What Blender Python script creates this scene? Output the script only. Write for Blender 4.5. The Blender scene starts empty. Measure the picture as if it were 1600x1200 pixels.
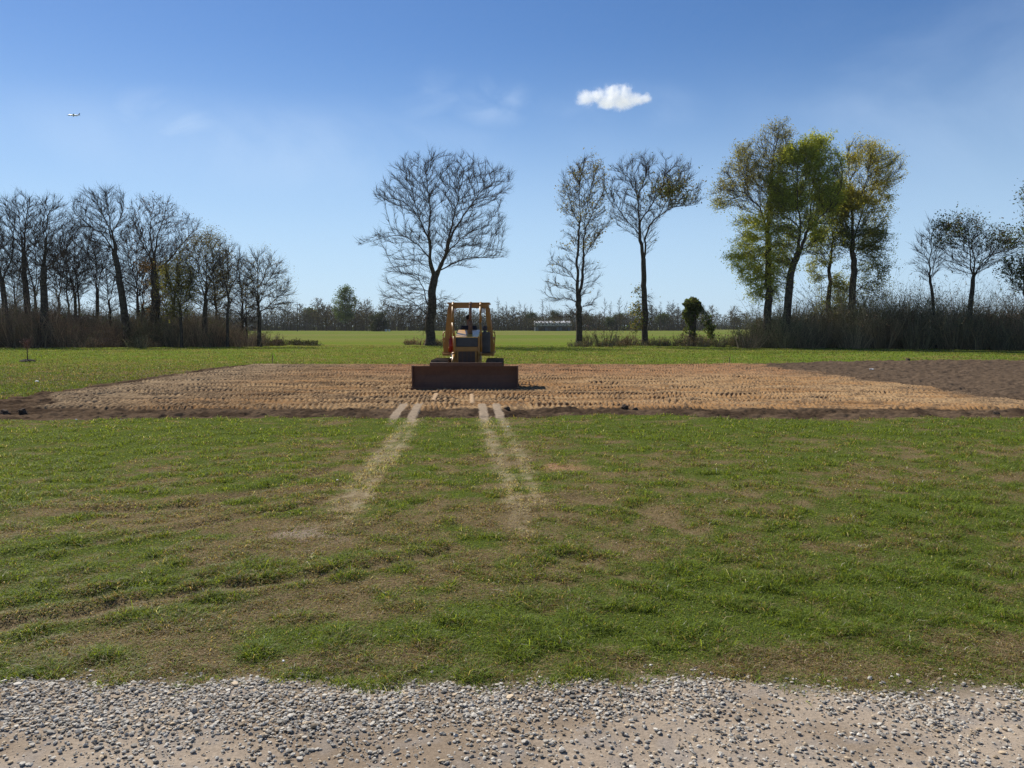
import bpy, bmesh, math, random
import numpy as np
from mathutils import Vector, Matrix

S = bpy.context.scene
COL = S.collection
rad = math.radians
F = 1295.0            # focal length in photo pixels (1600 wide)
CAMH = 1.8
PITCH = rad(3.98)
SUN_EL, SUN_AZ = rad(43), rad(-38)     # azimuth from +Y, negative = to the left

# ------------------------------------------------------------------ mapping helpers
def gd(py):                                   # distance of a ground point
    a = PITCH - math.atan((600 - py) / F)
    return CAMH / math.tan(a)
def g(px, py):
    t = (600 - py) / F
    dy = math.cos(PITCH) + t * math.sin(PITCH); dz = -math.sin(PITCH) + t * math.cos(PITCH)
    k = CAMH / -dz
    return ((px - 800) / F * k, dy * k)
def at(px, py, d):                            # point at forward distance d
    t = (600 - py) / F
    dy = math.cos(PITCH) + t * math.sin(PITCH); dz = -math.sin(PITCH) + t * math.cos(PITCH)
    k = d / dy
    return Vector(((px - 800) / F * k, d, CAMH + dz * k))
def to_px(x, y):                              # ground coords -> map coords used for the patches
    c, s = math.cos(PITCH), math.sin(PITCH)
    dep = y * c + CAMH * s; up = y * s - CAMH * c
    dep = np.maximum(dep, 0.2)
    return 800 + F * x / dep, 600 - F * up / dep

# ------------------------------------------------------------------ numpy noise
_tab = {}
def vnoise(x, y, seed=0):
    if seed not in _tab:
        _tab[seed] = np.random.RandomState(seed + 77).rand(256, 256)
    T = _tab[seed]
    xi = np.floor(x).astype(np.int64); yi = np.floor(y).astype(np.int64)
    fx = x - xi; fy = y - yi
    fx = fx * fx * (3 - 2 * fx); fy = fy * fy * (3 - 2 * fy)
    a = T[xi & 255, yi & 255]; b = T[(xi + 1) & 255, yi & 255]
    c = T[xi & 255, (yi + 1) & 255]; d = T[(xi + 1) & 255, (yi + 1) & 255]
    return (a * (1 - fx) + b * fx) * (1 - fy) + (c * (1 - fx) + d * fx) * fy
def fbm(x, y, f=1.0, o=4, seed=0, p=.5):
    s = 0; a = 1; t = 0
    for i in range(o):
        s = s + a * vnoise(x * f + i * 17.3, y * f - i * 9.1, seed + i); t += a; a *= p; f *= 2.03
    return s / t
def sst(a, b, x):
    t = np.clip((x - a) / (b - a), 0, 1); return t * t * (3 - 2 * t)
def dpoly(x, y, pts):                          # distance to a polyline
    best = np.full(x.shape, 1e9)
    for (ax, ay), (bx, by) in zip(pts[:-1], pts[1:]):
        dx, dy = bx - ax, by - ay
        t = np.clip(((x - ax) * dx + (y - ay) * dy) / (dx * dx + dy * dy), 0, 1)
        best = np.minimum(best, np.hypot(x - ax - t * dx, y - ay - t * dy))
    return best

# ------------------------------------------------------------------ object helpers
def tag(o, label=None, cat=None, group=None, kind=None):
    if label: o['label'] = label
    if cat: o['category'] = cat
    if group: o['group'] = group
    if kind: o['kind'] = kind
    return o
def empty(name, loc, label, cat, group=None, rz=0):
    o = bpy.data.objects.new(name, None); COL.objects.link(o)
    o.location = loc; o.rotation_euler = (0, 0, rz); o.empty_display_size = .2
    return tag(o, label, cat, group)
def link(name, me, mats, parent=None):
    o = bpy.data.objects.new(name, me); COL.objects.link(o)
    for m in (mats if isinstance(mats, (list, tuple)) else [mats]):
        me.materials.append(m)
    if parent is not None: o.parent = parent
    return o
def npmesh(name, V, faces, col=None, fmat=None, smooth=False):
    """faces: list of (n,k) int arrays; col: (nv,3); fmat: list of ints per face array"""
    me = bpy.data.meshes.new(name)
    faces = [f for f in faces if len(f)]
    me.vertices.add(len(V)); me.vertices.foreach_set('co', np.asarray(V, np.float32).ravel())
    nl = sum(f.size for f in faces); nf = sum(len(f) for f in faces)
    me.loops.add(nl); me.polygons.add(nf)
    me.loops.foreach_set('vertex_index', np.concatenate([f.ravel() for f in faces]).astype(np.int32))
    tot = np.concatenate([np.full(len(f), f.shape[1]) for f in faces]).astype(np.int32)
    st = np.concatenate([[0], np.cumsum(tot)[:-1]]).astype(np.int32)
    me.polygons.foreach_set('loop_start', st)
    me.polygons.foreach_set('loop_total', tot)
    if fmat is not None:
        me.polygons.foreach_set('material_index', np.asarray(fmat, np.int32))
    me.polygons.foreach_set('use_smooth', np.full(nf, bool(smooth)))
    if col is not None:
        a = me.color_attributes.new('Col', 'FLOAT_COLOR', 'POINT')
        c = np.ones((len(V), 4), np.float32); c[:, :3] = col
        a.data.foreach_set('color', c.ravel())
    me.update(calc_edges=True)
    return me

# ------------------------------------------------------------------ materials
class NT:
    def __init__(s, name, world=False):
        if world:
            s.m = bpy.data.worlds.new(name)
        else:
            s.m = bpy.data.materials.new(name)
        s.m.use_nodes = True; s.t = s.m.node_tree; s.t.nodes.clear()
    def n(s, typ, **kw):
        nd = s.t.nodes.new(typ)
        ins = kw.pop('ins', {})
        for k, v in kw.items(): setattr(nd, k, v)
        for k, v in ins.items():
            if isinstance(v, bpy.types.NodeSocket): s.t.links.new(v, nd.inputs[k])
            else: nd.inputs[k].default_value = v
        return nd
    def l(s, a, b): s.t.links.new(a, b)
    def ramp(s, fac, stops):
        r = s.n('ShaderNodeValToRGB'); e = r.color_ramp.elements
        while len(e) < len(stops): e.new(0.5)
        for el, (p, c) in zip(e, stops):
            el.position = p; el.color = (*c, 1) if len(c) == 3 else c
        s.l(fac, r.inputs[0]); return r.outputs[0]
    def out(s, sh, disp=None, vol=False):
        o = s.n('ShaderNodeOutputMaterial'); s.l(sh, o.inputs['Volume' if vol else 'Surface']); return s.m

def mat_noise(name, c1, c2, scale=8, rough=.8, metal=0, bump=.3, bscale=None, spec=.3, dist=.02, c3=None):
    N = NT(name); tc = N.n('ShaderNodeTexCoord')
    nz = N.n('ShaderNodeTexNoise', ins={'Vector': tc.outputs['Object'], 'Scale': scale, 'Detail': 6.0, 'Roughness': .65})
    stops = [(.35, c1), (.65, c2)]
    if c3: stops = [(.3, c1), (.55, c2), (.72, c3)]
    col = N.ramp(nz.outputs[0], stops)
    n2 = N.n('ShaderNodeTexNoise', ins={'Vector': tc.outputs['Object'], 'Scale': bscale or scale * 3, 'Detail': 5.0})
    b = N.n('ShaderNodeBump', ins={'Strength': bump, 'Distance': dist, 'Height': n2.outputs[0]})
    p = N.n('ShaderNodeBsdfPrincipled', ins={'Base Color': col, 'Roughness': rough, 'Metallic': metal, 'Specular IOR Level': spec, 'Normal': b.outputs[0]})
    return N.out(p.outputs[0])

def mat_attr(name, rough=.85, nscale=20, namt=.35, bump=.4, bd=.01, trans=0.0, spec=.2, transcol=(1.2, 1.15, .6)):
    """colour from the mesh's own colour attribute, broken up by noise"""
    N = NT(name); at_ = N.n('ShaderNodeAttribute', attribute_name='Col'); tc = N.n('ShaderNodeTexCoord')
    col = at_.outputs['Color']
    nrm = None
    if namt > 0:
        nz = N.n('ShaderNodeTexNoise', ins={'Vector': tc.outputs['Object'], 'Scale': nscale, 'Detail': 8.0, 'Roughness': .7})
        mr = N.n('ShaderNodeMapRange', ins={'Value': nz.outputs[0], 'From Min': .3, 'From Max': .7, 'To Min': 1 - namt, 'To Max': 1 + namt})
        mx = N.n('ShaderNodeVectorMath', operation='SCALE', ins={0: col, 'Scale': mr.outputs[0]}); col = mx.outputs[0]
        b = N.n('ShaderNodeBump', ins={'Strength': bump, 'Distance': bd, 'Height': nz.outputs[0]}); nrm = b.outputs[0]
    p = N.n('ShaderNodeBsdfPrincipled', ins={'Base Color': col, 'Roughness': rough, 'Specular IOR Level': spec})
    if nrm: N.l(nrm, p.inputs['Normal'])
    sh = p.outputs[0]
    if trans > 0:
        tcol = N.n('ShaderNodeVectorMath', operation='MULTIPLY', ins={0: col, 1: transcol})
        t = N.n('ShaderNodeBsdfTranslucent', ins={'Color': tcol.outputs[0]})
        mxs = N.n('ShaderNodeMixShader', ins={0: trans, 1: sh, 2: t.outputs[0]}); sh = mxs.outputs[0]
    return N.out(sh)

M_ground = mat_attr('grass_soil', spec=0.0, rough=1, nscale=38, namt=.5, bump=.7, bd=.02)
M_pad = mat_attr('graded_dirt', spec=0.0, rough=1, nscale=14, namt=.28, bump=.5, bd=.02)
M_road = mat_attr('gravel_bed', spec=.05, rough=1, nscale=60, namt=.28, bump=.6, bd=.008)
M_stone = mat_attr('limestone', nscale=70, namt=.18, bump=.3, bd=.004, rough=.8)
M_blade = mat_attr('grass_blade', namt=0, trans=.45, rough=.6, spec=.15, transcol=(1.35, 1.2, .5))
M_leaf = mat_attr('tree_leaf', namt=0, trans=.58, rough=.6, spec=.2, transcol=(1.5, 1.4, .6))
M_brush = mat_attr('brush', namt=0, trans=.15, rough=.85, spec=.1)
M_bark = mat_noise('bark', (.035, .027, .021), (.10, .08, .062), scale=5, bump=.8, bscale=14, dist=.04, rough=.95, spec=.1)
M_twig = mat_noise('twig_bark', (.045, .034, .028), (.095, .072, .058), scale=2, bump=0, rough=.95, spec=.05)

# ------------------------------------------------------------------ camera, sun, sky
cam = bpy.data.cameras.new('camera'); co = bpy.data.objects.new('camera', cam); COL.objects.link(co)
cam.sensor_width = 36; cam.lens = 36 * F / 1600; cam.clip_end = 20000; cam.clip_start = .05
co.location = (0, 0, CAMH); co.rotation_euler = (rad(90) - PITCH, 0, 0)
S.camera = co
sun = bpy.data.lights.new('sun', 'SUN'); so = bpy.data.objects.new('sun', sun); COL.objects.link(so)
sun.energy = 5.0; sun.angle = rad(.53); sun.color = (1, .93, .82)
sd = Vector((math.sin(SUN_AZ) * math.cos(SUN_EL), math.cos(SUN_AZ) * math.cos(SUN_EL), math.sin(SUN_EL)))
so.rotation_euler = sd.to_track_quat('Z', 'Y').to_euler(); so.location = sd * 100

W = NT('World', world=True); S.world = W.m
sky = W.n('ShaderNodeTexSky', sky_type='NISHITA', sun_disc=False, sun_elevation=SUN_EL, sun_rotation=SUN_AZ,
          altitude=0, air_density=1.0, dust_density=.15, ozone_density=3.0)
tc = W.n('ShaderNodeTexCoord')
# thin high veils: stretched noise over the sky direction, only a few degrees wide each
def veil(px, py, rx, ry, amt, sc, seed):
    v = at(px, py, 100) - Vector((0, 0, CAMH)); v.normalize()
    sub = W.n('ShaderNodeVectorMath', operation='SUBTRACT', ins={0: tc.outputs['Generated'], 1: tuple(v)})
    mul = W.n('ShaderNodeVectorMath', operation='MULTIPLY', ins={0: sub.outputs[0], 1: (1 / rx, 1 / rx * .6, 1 / ry)})
    ln = W.n('ShaderNodeVectorMath', operation='LENGTH', ins={0: mul.outputs[0]})
    mr = W.n('ShaderNodeMapRange', interpolation_type='SMOOTHSTEP', ins={'Value': ln.outputs['Value'], 'From Min': 0.15, 'From Max': 1.0, 'To Min': 1.0, 'To Max': 0.0})
    mp = W.n('ShaderNodeMapping', ins={'Vector': tc.outputs['Generated'], 'Location': (seed, seed * .7, 0), 'Scale': (sc, sc, sc * 1.7), 'Rotation': (0, rad(-25), 0)})
    nz = W.n('ShaderNodeTexNoise', ins={'Vector': mp.outputs[0], 'Scale': 1.0, 'Detail': 7.0, 'Roughness': .52, 'Distortion': .5})
    m2 = W.n('ShaderNodeMapRange', interpolation_type='SMOOTHSTEP', ins={'Value': nz.outputs[0], 'From Min': .36, 'From Max': .75, 'To Min': 0.0, 'To Max': amt})
    return W.n('ShaderNodeMath', operation='MULTIPLY', ins={0: mr.outputs[0], 1: m2.outputs[0]}).outputs[0]
vs = [veil(268, 196, .080, .050, .55, 9, 3.1), veil(187, 176, .012, .008, .25, 30, 1.7), veil(770, 160, .060, .036, .36, 14, 7.7), veil(690, 165, .09, .05, .22, 12, 4.4),
      veil(470, 235, .45, .07, .35, 4, 2.2), veil(970, 175, .12, .04, .32, 8, 6.1), veil(1480, 140, .25, .14, .25, 4, 9.4)]
acc = vs[0]
for v in vs[1:]:
    acc = W.n('ShaderNodeMath', operation='MAXIMUM', ins={0: acc, 1: v}).outputs[0]
mixc = W.n('ShaderNodeMix', data_type='RGBA', ins={0: acc, 6: sky.outputs[0], 7: (9.5, 10.2, 10.8, 1)})
# pale blue ground haze low in the sky
sx_ = W.n('ShaderNodeSeparateXYZ', ins={0: tc.outputs['Generated']})
lo_ = W.n('ShaderNodeMapRange', interpolation_type='SMOOTHERSTEP', ins={'Value': sx_.outputs[2], 'From Min': .0, 'From Max': .36, 'To Min': .70, 'To Max': .0})
low = W.n('ShaderNodeMix', data_type='RGBA', ins={0: lo_.outputs[0], 6: mixc.outputs[2], 7: (8.6, 10.0, 10.4, 1)})
tint = W.n('ShaderNodeVectorMath', operation='MULTIPLY', ins={0: low.outputs[2], 1: (.80, .91, 1.10)})
hs = W.n('ShaderNodeHueSaturation', ins={'Saturation': 1.08, 'Color': tint.outputs[0]})
bg = W.n('ShaderNodeBackground', ins={'Color': hs.outputs[0], 'Strength': .072})
wo = W.n('ShaderNodeOutputWorld'); W.l(bg.outputs[0], wo.inputs[0])

S.view_settings.view_transform = 'Standard'; S.view_settings.look = 'None'
S.view_settings.exposure = 0.28; S.view_settings.gamma = 1
S.render.engine = 'CYCLES'
S.cycles.use_denoising = True; S.cycles.denoiser = 'OPENIMAGEDENOISE'; S.cycles.denoising_input_passes = 'RGB_ALBEDO_NORMAL'; S.cycles.denoising_prefilter = 'NONE'
S.cycles.max_bounces = 16; S.cycles.diffuse_bounces = 3; S.cycles.glossy_bounces = 2
S.cycles.transmission_bounces = 4; S.cycles.transparent_max_bounces = 8
S.cycles.volume_bounces = 16
S.cycles.use_adaptive_sampling = True; S.cycles.adaptive_threshold = .01

# ------------------------------------------------------------------ GROUND
PL = [g(*p) for p in [(640, 655), (612, 690), (575, 735), (545, 775), (520, 800)]]
PLb = [g(*p) for p in [(650, 655), (630, 690), (590, 740), (565, 780), (530, 830)]]
PR = [g(*p) for p in [(757, 650), (767, 690), (786, 730), (806, 785), (822, 845)]]
PRb = [g(*p) for p in [(783, 650), (800, 690), (822, 735), (842, 790)]]
RUTS = [([(-40, 880), (120, 852), (260, 832), (380, 808), (500, 786)], .09),
        ([(-40, 992), (100, 966), (210, 944), (330, 924), (460, 905), (580, 888), (700, 862)], .08),
        ([(-40, 962), (90, 940), (190, 926), (330, 905)], .08),
        ([(120, 800), (300, 790), (430, 760), (520, 730)], .12),
        ([(1060, 740), (1180, 775), (1300, 800), (1420, 828)], .14),
        ([(900, 780), (1010, 800), (1120, 845)], .12),
        ([(880, 870), (1000, 905), (1120, 925)], .10)]
RUTSW = [([g(*q) for q in p], w) for p, w in RUTS]

def relief(x, y):
    """ground height"""
    z = (fbm(x, y, .35, 3, 5) - .5) * .07 * sst(2, 9, y) + (fbm(x, y, 1.7, 3, 9) - .5) * .035 * sst(3.6, 4.6, y)
    for pts, w in RUTSW:
        d = dpoly(x, y, pts)
        z = z - .034 * np.exp(-(d / w) ** 2) + .014 * np.exp(-((d - 2.1 * w) / w) ** 2)
    # the turf behind the pad rises a little on the right
    z = z + .30 * np.exp(-((x - 22) / 9) ** 2 - ((y - 47) / 7) ** 2) + .12 * np.exp(-((x + 22) / 12) ** 2 - ((y - 58) / 10) ** 2)
    return z * sst(400, 150, y)

def road_edge(x):
    """y of the gravel / grass edge"""
    return 4.10 + .0 * x + (fbm(x, x * 0 + 3, 1.1, 5, 31, .72) - .5) * .36 - .04 * sst(.4, 2.6, x) - .05 * sst(-1.5, -3, x)

def blob(u, v, cx, cy, rx, ry):
    return np.exp(-((u - cx) / rx) ** 2 - ((v - cy) / ry) ** 2)

def dryness(x, y):
    """0 lush green .. 1 dry straw / brown thatch"""
    u, v = to_px(x, y)
    n = fbm(x, y, .9, 4, 40); n2 = fbm(x, y, 3.6, 5, 44, .72)
    ax, ay = g(0, 985); bx_, by_ = g(700, 862); L_ = math.hypot(bx_ - ax, by_ - ay); cx_, cy_ = (bx_ - ax) / L_, (by_ - ay) / L_
    al = x * cx_ + y * cy_; ac = -x * cy_ + y * cx_ + .035 * (al + 1.5) ** 2 * .5
    n3 = fbm(al * .35, ac * 2.6, 1.0, 4, 46)
    d = .42 + (n - .5) * 1.25 + (n2 - .5) * 2.2 + (n3 - .5) * (1.7 * sst(1100, 500, u) + .5) * sst(640, 760, v)
    d = d + .55 * blob(u, v, 330, 1010, 420, 55) + .42 * blob(u, v, 520, 950, 150, 50) + .40 * blob(u, v, 700, 880, 230, 60)
    d = d + .38 * blob(u, v, 860, 800, 150, 60) + .30 * blob(u, v, 640, 760, 170, 60) + .25 * blob(u, v, 330, 800, 260, 45) + .25 * blob(u, v, 1150, 770, 190, 40)
    d = d + .22 * blob(u, v, 1350, 1045, 500, 28) + .3 * blob(u, v, 900, 1040, 900, 18)
    d = d - .60 * blob(u, v, 180, 690, 440, 45) - .25 * blob(u, v, 1150, 672, 500, 18) - .30 * blob(u, v, 60, 830, 170, 45) - .35 * blob(u, v, 700, 685, 90, 22) - .22 * blob(u, v, 1300, 690, 400, 30)
    d = d - .30 * blob(u, v, 1000, 950, 330, 60) - .28 * blob(u, v, 1300, 930, 380, 75) - .30 * blob(u, v, 620, 880, 60, 14) - .45 * blob(u, v, 600, 985, 140, 20)
    d = d - .40 * np.exp(-(dpoly(x, y, [g(-40, 1015), g(130, 980), g(300, 950), g(430, 925), g(520, 905)]) / .13) ** 2)
    d = d - .35 * blob(u, v, 850, 985, 200, 50)
    d = np.where(y > 40, d - .16 + .25 * (fbm(x, y, .08, 3, 61) - .45) * 3, d)
    d = np.where(y > 85, .42 + (fbm(x * .25, y, .05, 3, 63) - .5) * .9, d)
    for pts, w in RUTSW:
        d = d + .38 * np.exp(-(dpoly(x, y, pts) / (w * 1.3)) ** 2) * (.45 + .55 * sst(.3, .6, fbm(x, y, 1.5, 3, 57)))
    return np.clip(d, 0, 1)
def trail(x, y):
    wob = 1 + (fbm(x, y, 4, 3, 50) - .5) * 1.2
    t = 0
    for P, w in ((PL, .115), (PLb, .10), (PR, .115), (PRb, .10)):
        dd = dpoly(x, y, P)
        t = np.maximum(t, np.exp(-(dd / (w * wob)) ** 2))
    u, v = to_px(x, y)
    return t * sst(890, 770, v) * (.55 + .45 * sst(.38, .56, fbm(x, y, 3.4, 3, 52))) * (.35 + .65 * sst(.36, .56, fbm(x, y, 13, 3, 53)))
def lerp(a, b, t): return np.asarray(a)[None, :] * (1 - t)[:, None] + np.asarray(b)[None, :] * t[:, None]
def mixc3(A, b, t): return A * (1 - t)[:, None] + np.asarray(b)[None, :] * t[:, None]

def strips(x, y):
    """smooth crawler prints crossing the dark strip"""
    t = np.zeros_like(x)
    for pts in ([(631.5, 634), (611, 661), (598, 680)], [(654, 634), (640, 661), (628, 684)], [(753, 634), (758, 663), (765, 690)], [(775, 634), (784, 663), (797, 692)]):
        d = dpoly(x, y, [g(*p) for p in pts]); t = np.maximum(t, sst(.105, .075, d + (fbm(x, y, 9, 2, 110) - .5) * .02))
    return t
def pad_masks(x, y):
    w1 = (fbm(x, y, .5, 3, 101) - .5) * 1.3; w2 = (fbm(x, y, 2.2, 3, 104) - .5) * .45
    # outer soil (dark) region
    front = 16.15 - .35 * sst(-5, -12, x) + w2 * 1.3 + .25 * w1 + .5 * sst(.5, 1.6, x) * sst(4.5, 2.5, x)
    back = 38.9 + w2 + .9 * sst(10.5, 16, x) * 1.5
    left = -12.7 + w2 * 1.5 + w1 * .6
    outer = np.minimum(np.minimum(y - front, back - y), (x - left))
    outer = np.where((x < -12) & (y < 19.5), np.minimum(np.minimum(y - front, 20.2 + w2 - y), x + 16.2 + w1), outer)
    outer = np.maximum(outer, np.minimum(np.minimum(y - front, 20.2 + w2 - y), np.minimum(x + 16.2 + w1, -10 - x)))
    tf = 17.75 + w2 * .8 + .45 * sst(-7, -12, x)
    right = 12.3 + w1 * 1.0 - (y - 18) * .06 + w2 * 2
    tan = np.minimum(np.minimum(y - tf, 38.5 + w2 - y), np.minimum(x + 12.0 - w2 * 1.2 - 1.7 * sst(22, 18, y), right - x))
    return outer, tan
def ground_col(x, y):
    d = dryness(x, y); t = trail(x, y)
    c = lerp((.080, .105, .024), (.165, .125, .068), sst(.15, .8, d))
    far = sst(28, 45, y)
    cf = lerp((.125, .175, .028), (.19, .17, .05), sst(.15, .75, d))
    c = c * (1 - far)[:, None] + cf * far[:, None]
    c = mixc3(c, (.36, .30, .20), t * .75); c = mixc3(c, (.34, .27, .195), strips(x, y) * sst(17, 16, y) * sst(14.6, 15.9, y) * (.3 + .6 * sst(.35, .55, fbm(x, y, 10, 3, 54))))
    # pinkish sand patch
    ob = np.exp(-(np.hypot((x - g(878, 731)[0]) / .38, (y - g(878, 731)[1]) / .30)) ** 4) * sst(.3, .5, fbm(x, y, 5, 3, 70))
    c = mixc3(c, (.36, .21, .13), ob * .8)
    u, v = to_px(x, y)
    sp = blob(u, v, 470, 838, 60, 10) * sst(.45, .6, fbm(x, y, 4, 3, 71)); c = mixc3(c, (.30, .24, .19), np.clip(sp * 1.4, 0, 1))
    # pasture beyond the tree row: paler strip near the far wood
    ff = sst(88, 130, y); pas = lerp((.120, .165, .032), (.18, .175, .06), sst(.2, .8, fbm(x * .3, y, .06, 4, 81)))
    c = c * (1 - ff)[:, None] + pas * ff[:, None]
    e = sst(-.15, .05, road_edge(x) - y)
    c = mixc3(c, (.20, .165, .125), e)
    return c

s_ = np.exp(np.linspace(math.log(7), math.log(6500), 1050)); ys = s_ - 11.0
us = np.linspace(-1, 1, 760)
Y = np.repeat(ys, len(us)); X = np.tile(us, len(ys)) * (Y + 11) * 1.05 + 0
Z = relief(X, Y)
Z = Z - .16 * sst(.06, .5, pad_masks(X, Y)[0]) * (X < 33)
V = np.stack([X, Y, Z], 1)
nr, nc = len(ys), len(us)
idx = np.arange(nr * nc).reshape(nr, nc)
def gridf(idx):
    return np.stack([idx[:-1, :-1], idx[:-1, 1:], idx[1:, 1:], idx[1:, :-1]], -1).reshape(-1, 4)
me = npmesh('ground', V, [gridf(idx)], ground_col(X, Y), smooth=True)
tag(link('ground', me, M_ground), 'mown turf and pasture running to the horizon', None, kind='structure')

# gravel road
xs = np.arange(-9, 9, .028); yy = np.concatenate([np.arange(-3, 2.4, .12), np.arange(2.4, 4.7, .022)])
X, Y = [a.ravel() for a in np.meshgrid(xs, yy)]
e = road_edge(X) - Y
Z = relief(X, Y) + np.clip(e * .10, -.03, .018) + (fbm(X, Y, 3, 4, 15) - .5) * .03 + (fbm(X, Y, 22, 3, 19) - .5) * .009
nz = fbm(X, Y, 1.6, 4, 22)
c = lerp((.25, .195, .14), (.36, .295, .225), sst(.35, .65, nz))
c = mixc3(c, (.27, .24, .21), sst(.52, .72, fbm(X, Y, 9, 3, 24)) * .6)
c = mixc3(c, (.17, .14, .10), sst(.18, .0, e + (fbm(X, Y, 6, 3, 25) - .5) * .25) * .8)
idx = np.arange(len(X)).reshape(len(yy), len(xs))
tag(link('gravel_road', npmesh('gravel_road', np.stack([X, Y, Z], 1), [gridf(idx)], c, smooth=True), M_road), 'pale sandy gravel road', None, kind='structure')
def road_z(X, Y):
    e = road_edge(X) - Y
    return relief(X, Y) + np.clip(e * .10, -.03, .018) + (fbm(X, Y, 3, 4, 15) - .5) * .03

# dirt pad --------------------------------------------------------
def thin(x, y):
    t = np.zeros_like(x)
    for pts, w in (([(682, 618), (677, 629)], .05), ([(737.3, 619), (738, 633)], .045)):
        t = np.maximum(t, sst(w + .015, w - .01, dpoly(x, y, [g(*p) for p in pts])))
    return t
def pad_z(X, Y, fine=True):
    outer, tan = pad_masks(X, Y); st = strips(X, Y); th = thin(X, Y)
    tn = sst(-.12, .12, tan)
    base = relief(X, Y) * (1 - .8 * sst(0, 2, outer)) + np.clip(outer * .18, -.05, .012) + .008 * sst(-.1, .35, tan)
    # heap of rougher soil on the right at the back
    base = base + .20 * np.exp(-((X - 20) / 6) ** 2 - ((Y - 37) / 3.0) ** 2) * sst(0, 1, outer)
    lump = (fbm(X, Y, 2.6, 4, 120, .6) - .5) * .17 + (fbm(X, Y, 8, 3, 124) - .5) * .09
    # crawler prints: bands along x with cross ridges
    yy = Y + (fbm(X, Y, .22, 2, 130) - .5) * .9
    band = np.floor(yy / .40); fb = yy / .40 - band
    h = (np.sin(band * 127.1) * 43758.5453) % 1.0
    slope = (h - .5) * 1.4
    ph = X / (.105 + .035 * h) + h * 7 + slope * (fb - .5) * 2.2 + (fbm(X, Y, 1.2, 2, 133) - .5) * 3.2
    rg = 1 - np.abs((ph % 1.0) * 2 - 1)
    amp = (.030 + .044 * fbm(X, Y, .8, 2, 137)) * (.35 + .65 * sst(.32, .5, fbm(X, Y, 1.1, 3, 138)))
    edge = sst(0, .12, fb) * sst(1, .88, fb)
    pr = (sst(.30, .72, rg) + .15 * rg) * amp * (.35 + .65 * edge) + (fbm(X, Y, 6, 3, 139) - .5) * .035 - .02 * (1 - edge) * (h > .5)
    zz = base + lump * (1 - tn) * sst(-.05, .25, outer) * (1 - st) + pr * tn * (1 - th) * (1 - st)
    zz = zz + st * (.012 * (np.sin(Y / .09 * 2 * np.pi * .5) > .3) + .012)
    zz = zz + th * .045
    return zz, outer, tn, st, th, rg
xs = np.concatenate([np.arange(-17.2, 13, .0235), np.arange(13, 36, .05)]); yy = np.concatenate([np.arange(15.2, 26, .036), np.arange(26, 41.6, .055)])
X, Y = [a.ravel() for a in np.meshgrid(xs, yy)]
Z, outer, tn, st, th, rg = pad_z(X, Y)
a = fbm(X, Y, .35, 3, 141); b = fbm(X * .25, Y, 1.6, 3, 144)
tanc = lerp((.262, .148, .066), (.32, .212, .112), sst(.35, .65, b * .6 + a * .4))
tanc = mixc3(tanc, (.29, .225, .145), sst(-6, -11, X) * .75)
tanc = mixc3(tanc, (.26, .13, .065), sst(27, 33, Y) * sst(-9, -5, X) * .65)
mixn = fbm(X, Y, 5.5, 4, 161, .7); tanc = mixc3(tanc, (.095, .065, .042), sst(.50, .62, mixn) * .75)
soil = lerp((.058, .040, .027), (.120, .084, .055), sst(.3, .7, fbm(X, Y, 1.8, 4, 150)))
rs = sst(9, 14, X) * sst(18.5, 22, Y)
soil = mixc3(soil, (.120, .088, .062), rs * .75)
soil = mixc3(soil, (.085, .06, .045), sst(.55, .66, fbm(X, Y, 3.3, 4, 153)) * rs * sst(33, 37, Y) * .7)
rb = sst(-2.2, 1.6, 12.0 - (Y - 18) * .06 - X + (fbm(X, Y, .9, 4, 163) - .5) * 5); tc_ = tn * np.clip(rb * 1.1, 0, 1)
c = soil * (1 - tc_)[:, None] + tanc * tc_[:, None]
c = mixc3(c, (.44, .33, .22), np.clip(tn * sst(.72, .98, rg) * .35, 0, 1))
c = mixc3(c, (.36, .285, .205), st * (.9 - .55 * (1 - tn) * sst(16.3, 15.5, Y)))
c = mixc3(c, (.46, .33, .21), th * .9)
u, v = to_px(X, Y)
idx = np.arange(len(X)).reshape(len(yy), len(xs))
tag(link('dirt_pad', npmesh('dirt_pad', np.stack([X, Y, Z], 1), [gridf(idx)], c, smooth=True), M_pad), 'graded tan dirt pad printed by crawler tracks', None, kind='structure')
def surf_z(x, y):
    X = np.array([x], float); Y = np.array([y], float)
    z = relief(X, Y)[0]
    if 15.2 < y < 41.6 and -17 < x < 36:
        pz, po = pad_z(X, Y)[:2]; z = float(pz[0]) if po[0] > 0 else z
    return float(z)

# ------------------------------------------------------------------ GRASS
def blades(name, X, Y, Zb, h, w, col, lean, rng, mat, label, cat, segs=2):
    n = len(X); az = rng.rand(n) * 2 * np.pi; fa = rng.rand(n) * 2 * np.pi
    dx, dy = np.cos(az), np.sin(az); wx, wy = np.cos(fa) * w * .5, np.sin(fa) * w * .5
    L = lean
    P0 = np.stack([X, Y, Zb - .006], 1)
    P1 = P0 + np.stack([dx * L * h * .35, dy * L * h * .35, h * .62 * (1 - .25 * L)], 1)
    P2 = P0 + np.stack([dx * L * h * 1.0, dy * L * h * 1.0, h * (1 - .45 * L)], 1)
    Wv = np.stack([wx, wy, np.zeros(n)], 1)
    V = np.stack([P0 - Wv, P0 + Wv, P1 + Wv * .8, P1 - Wv * .8, P2], 1).reshape(-1, 3)
    b = np.arange(n)[:, None] * 5
    q = b + np.array([[0, 1, 2, 3]]); t = b + np.array([[3, 2, 4]])
    me = npmesh(name, V, [q, t], np.repeat(col, 5, 0))
    o = link(name, me, mat); return tag(o, label, cat, kind='stuff')

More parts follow.
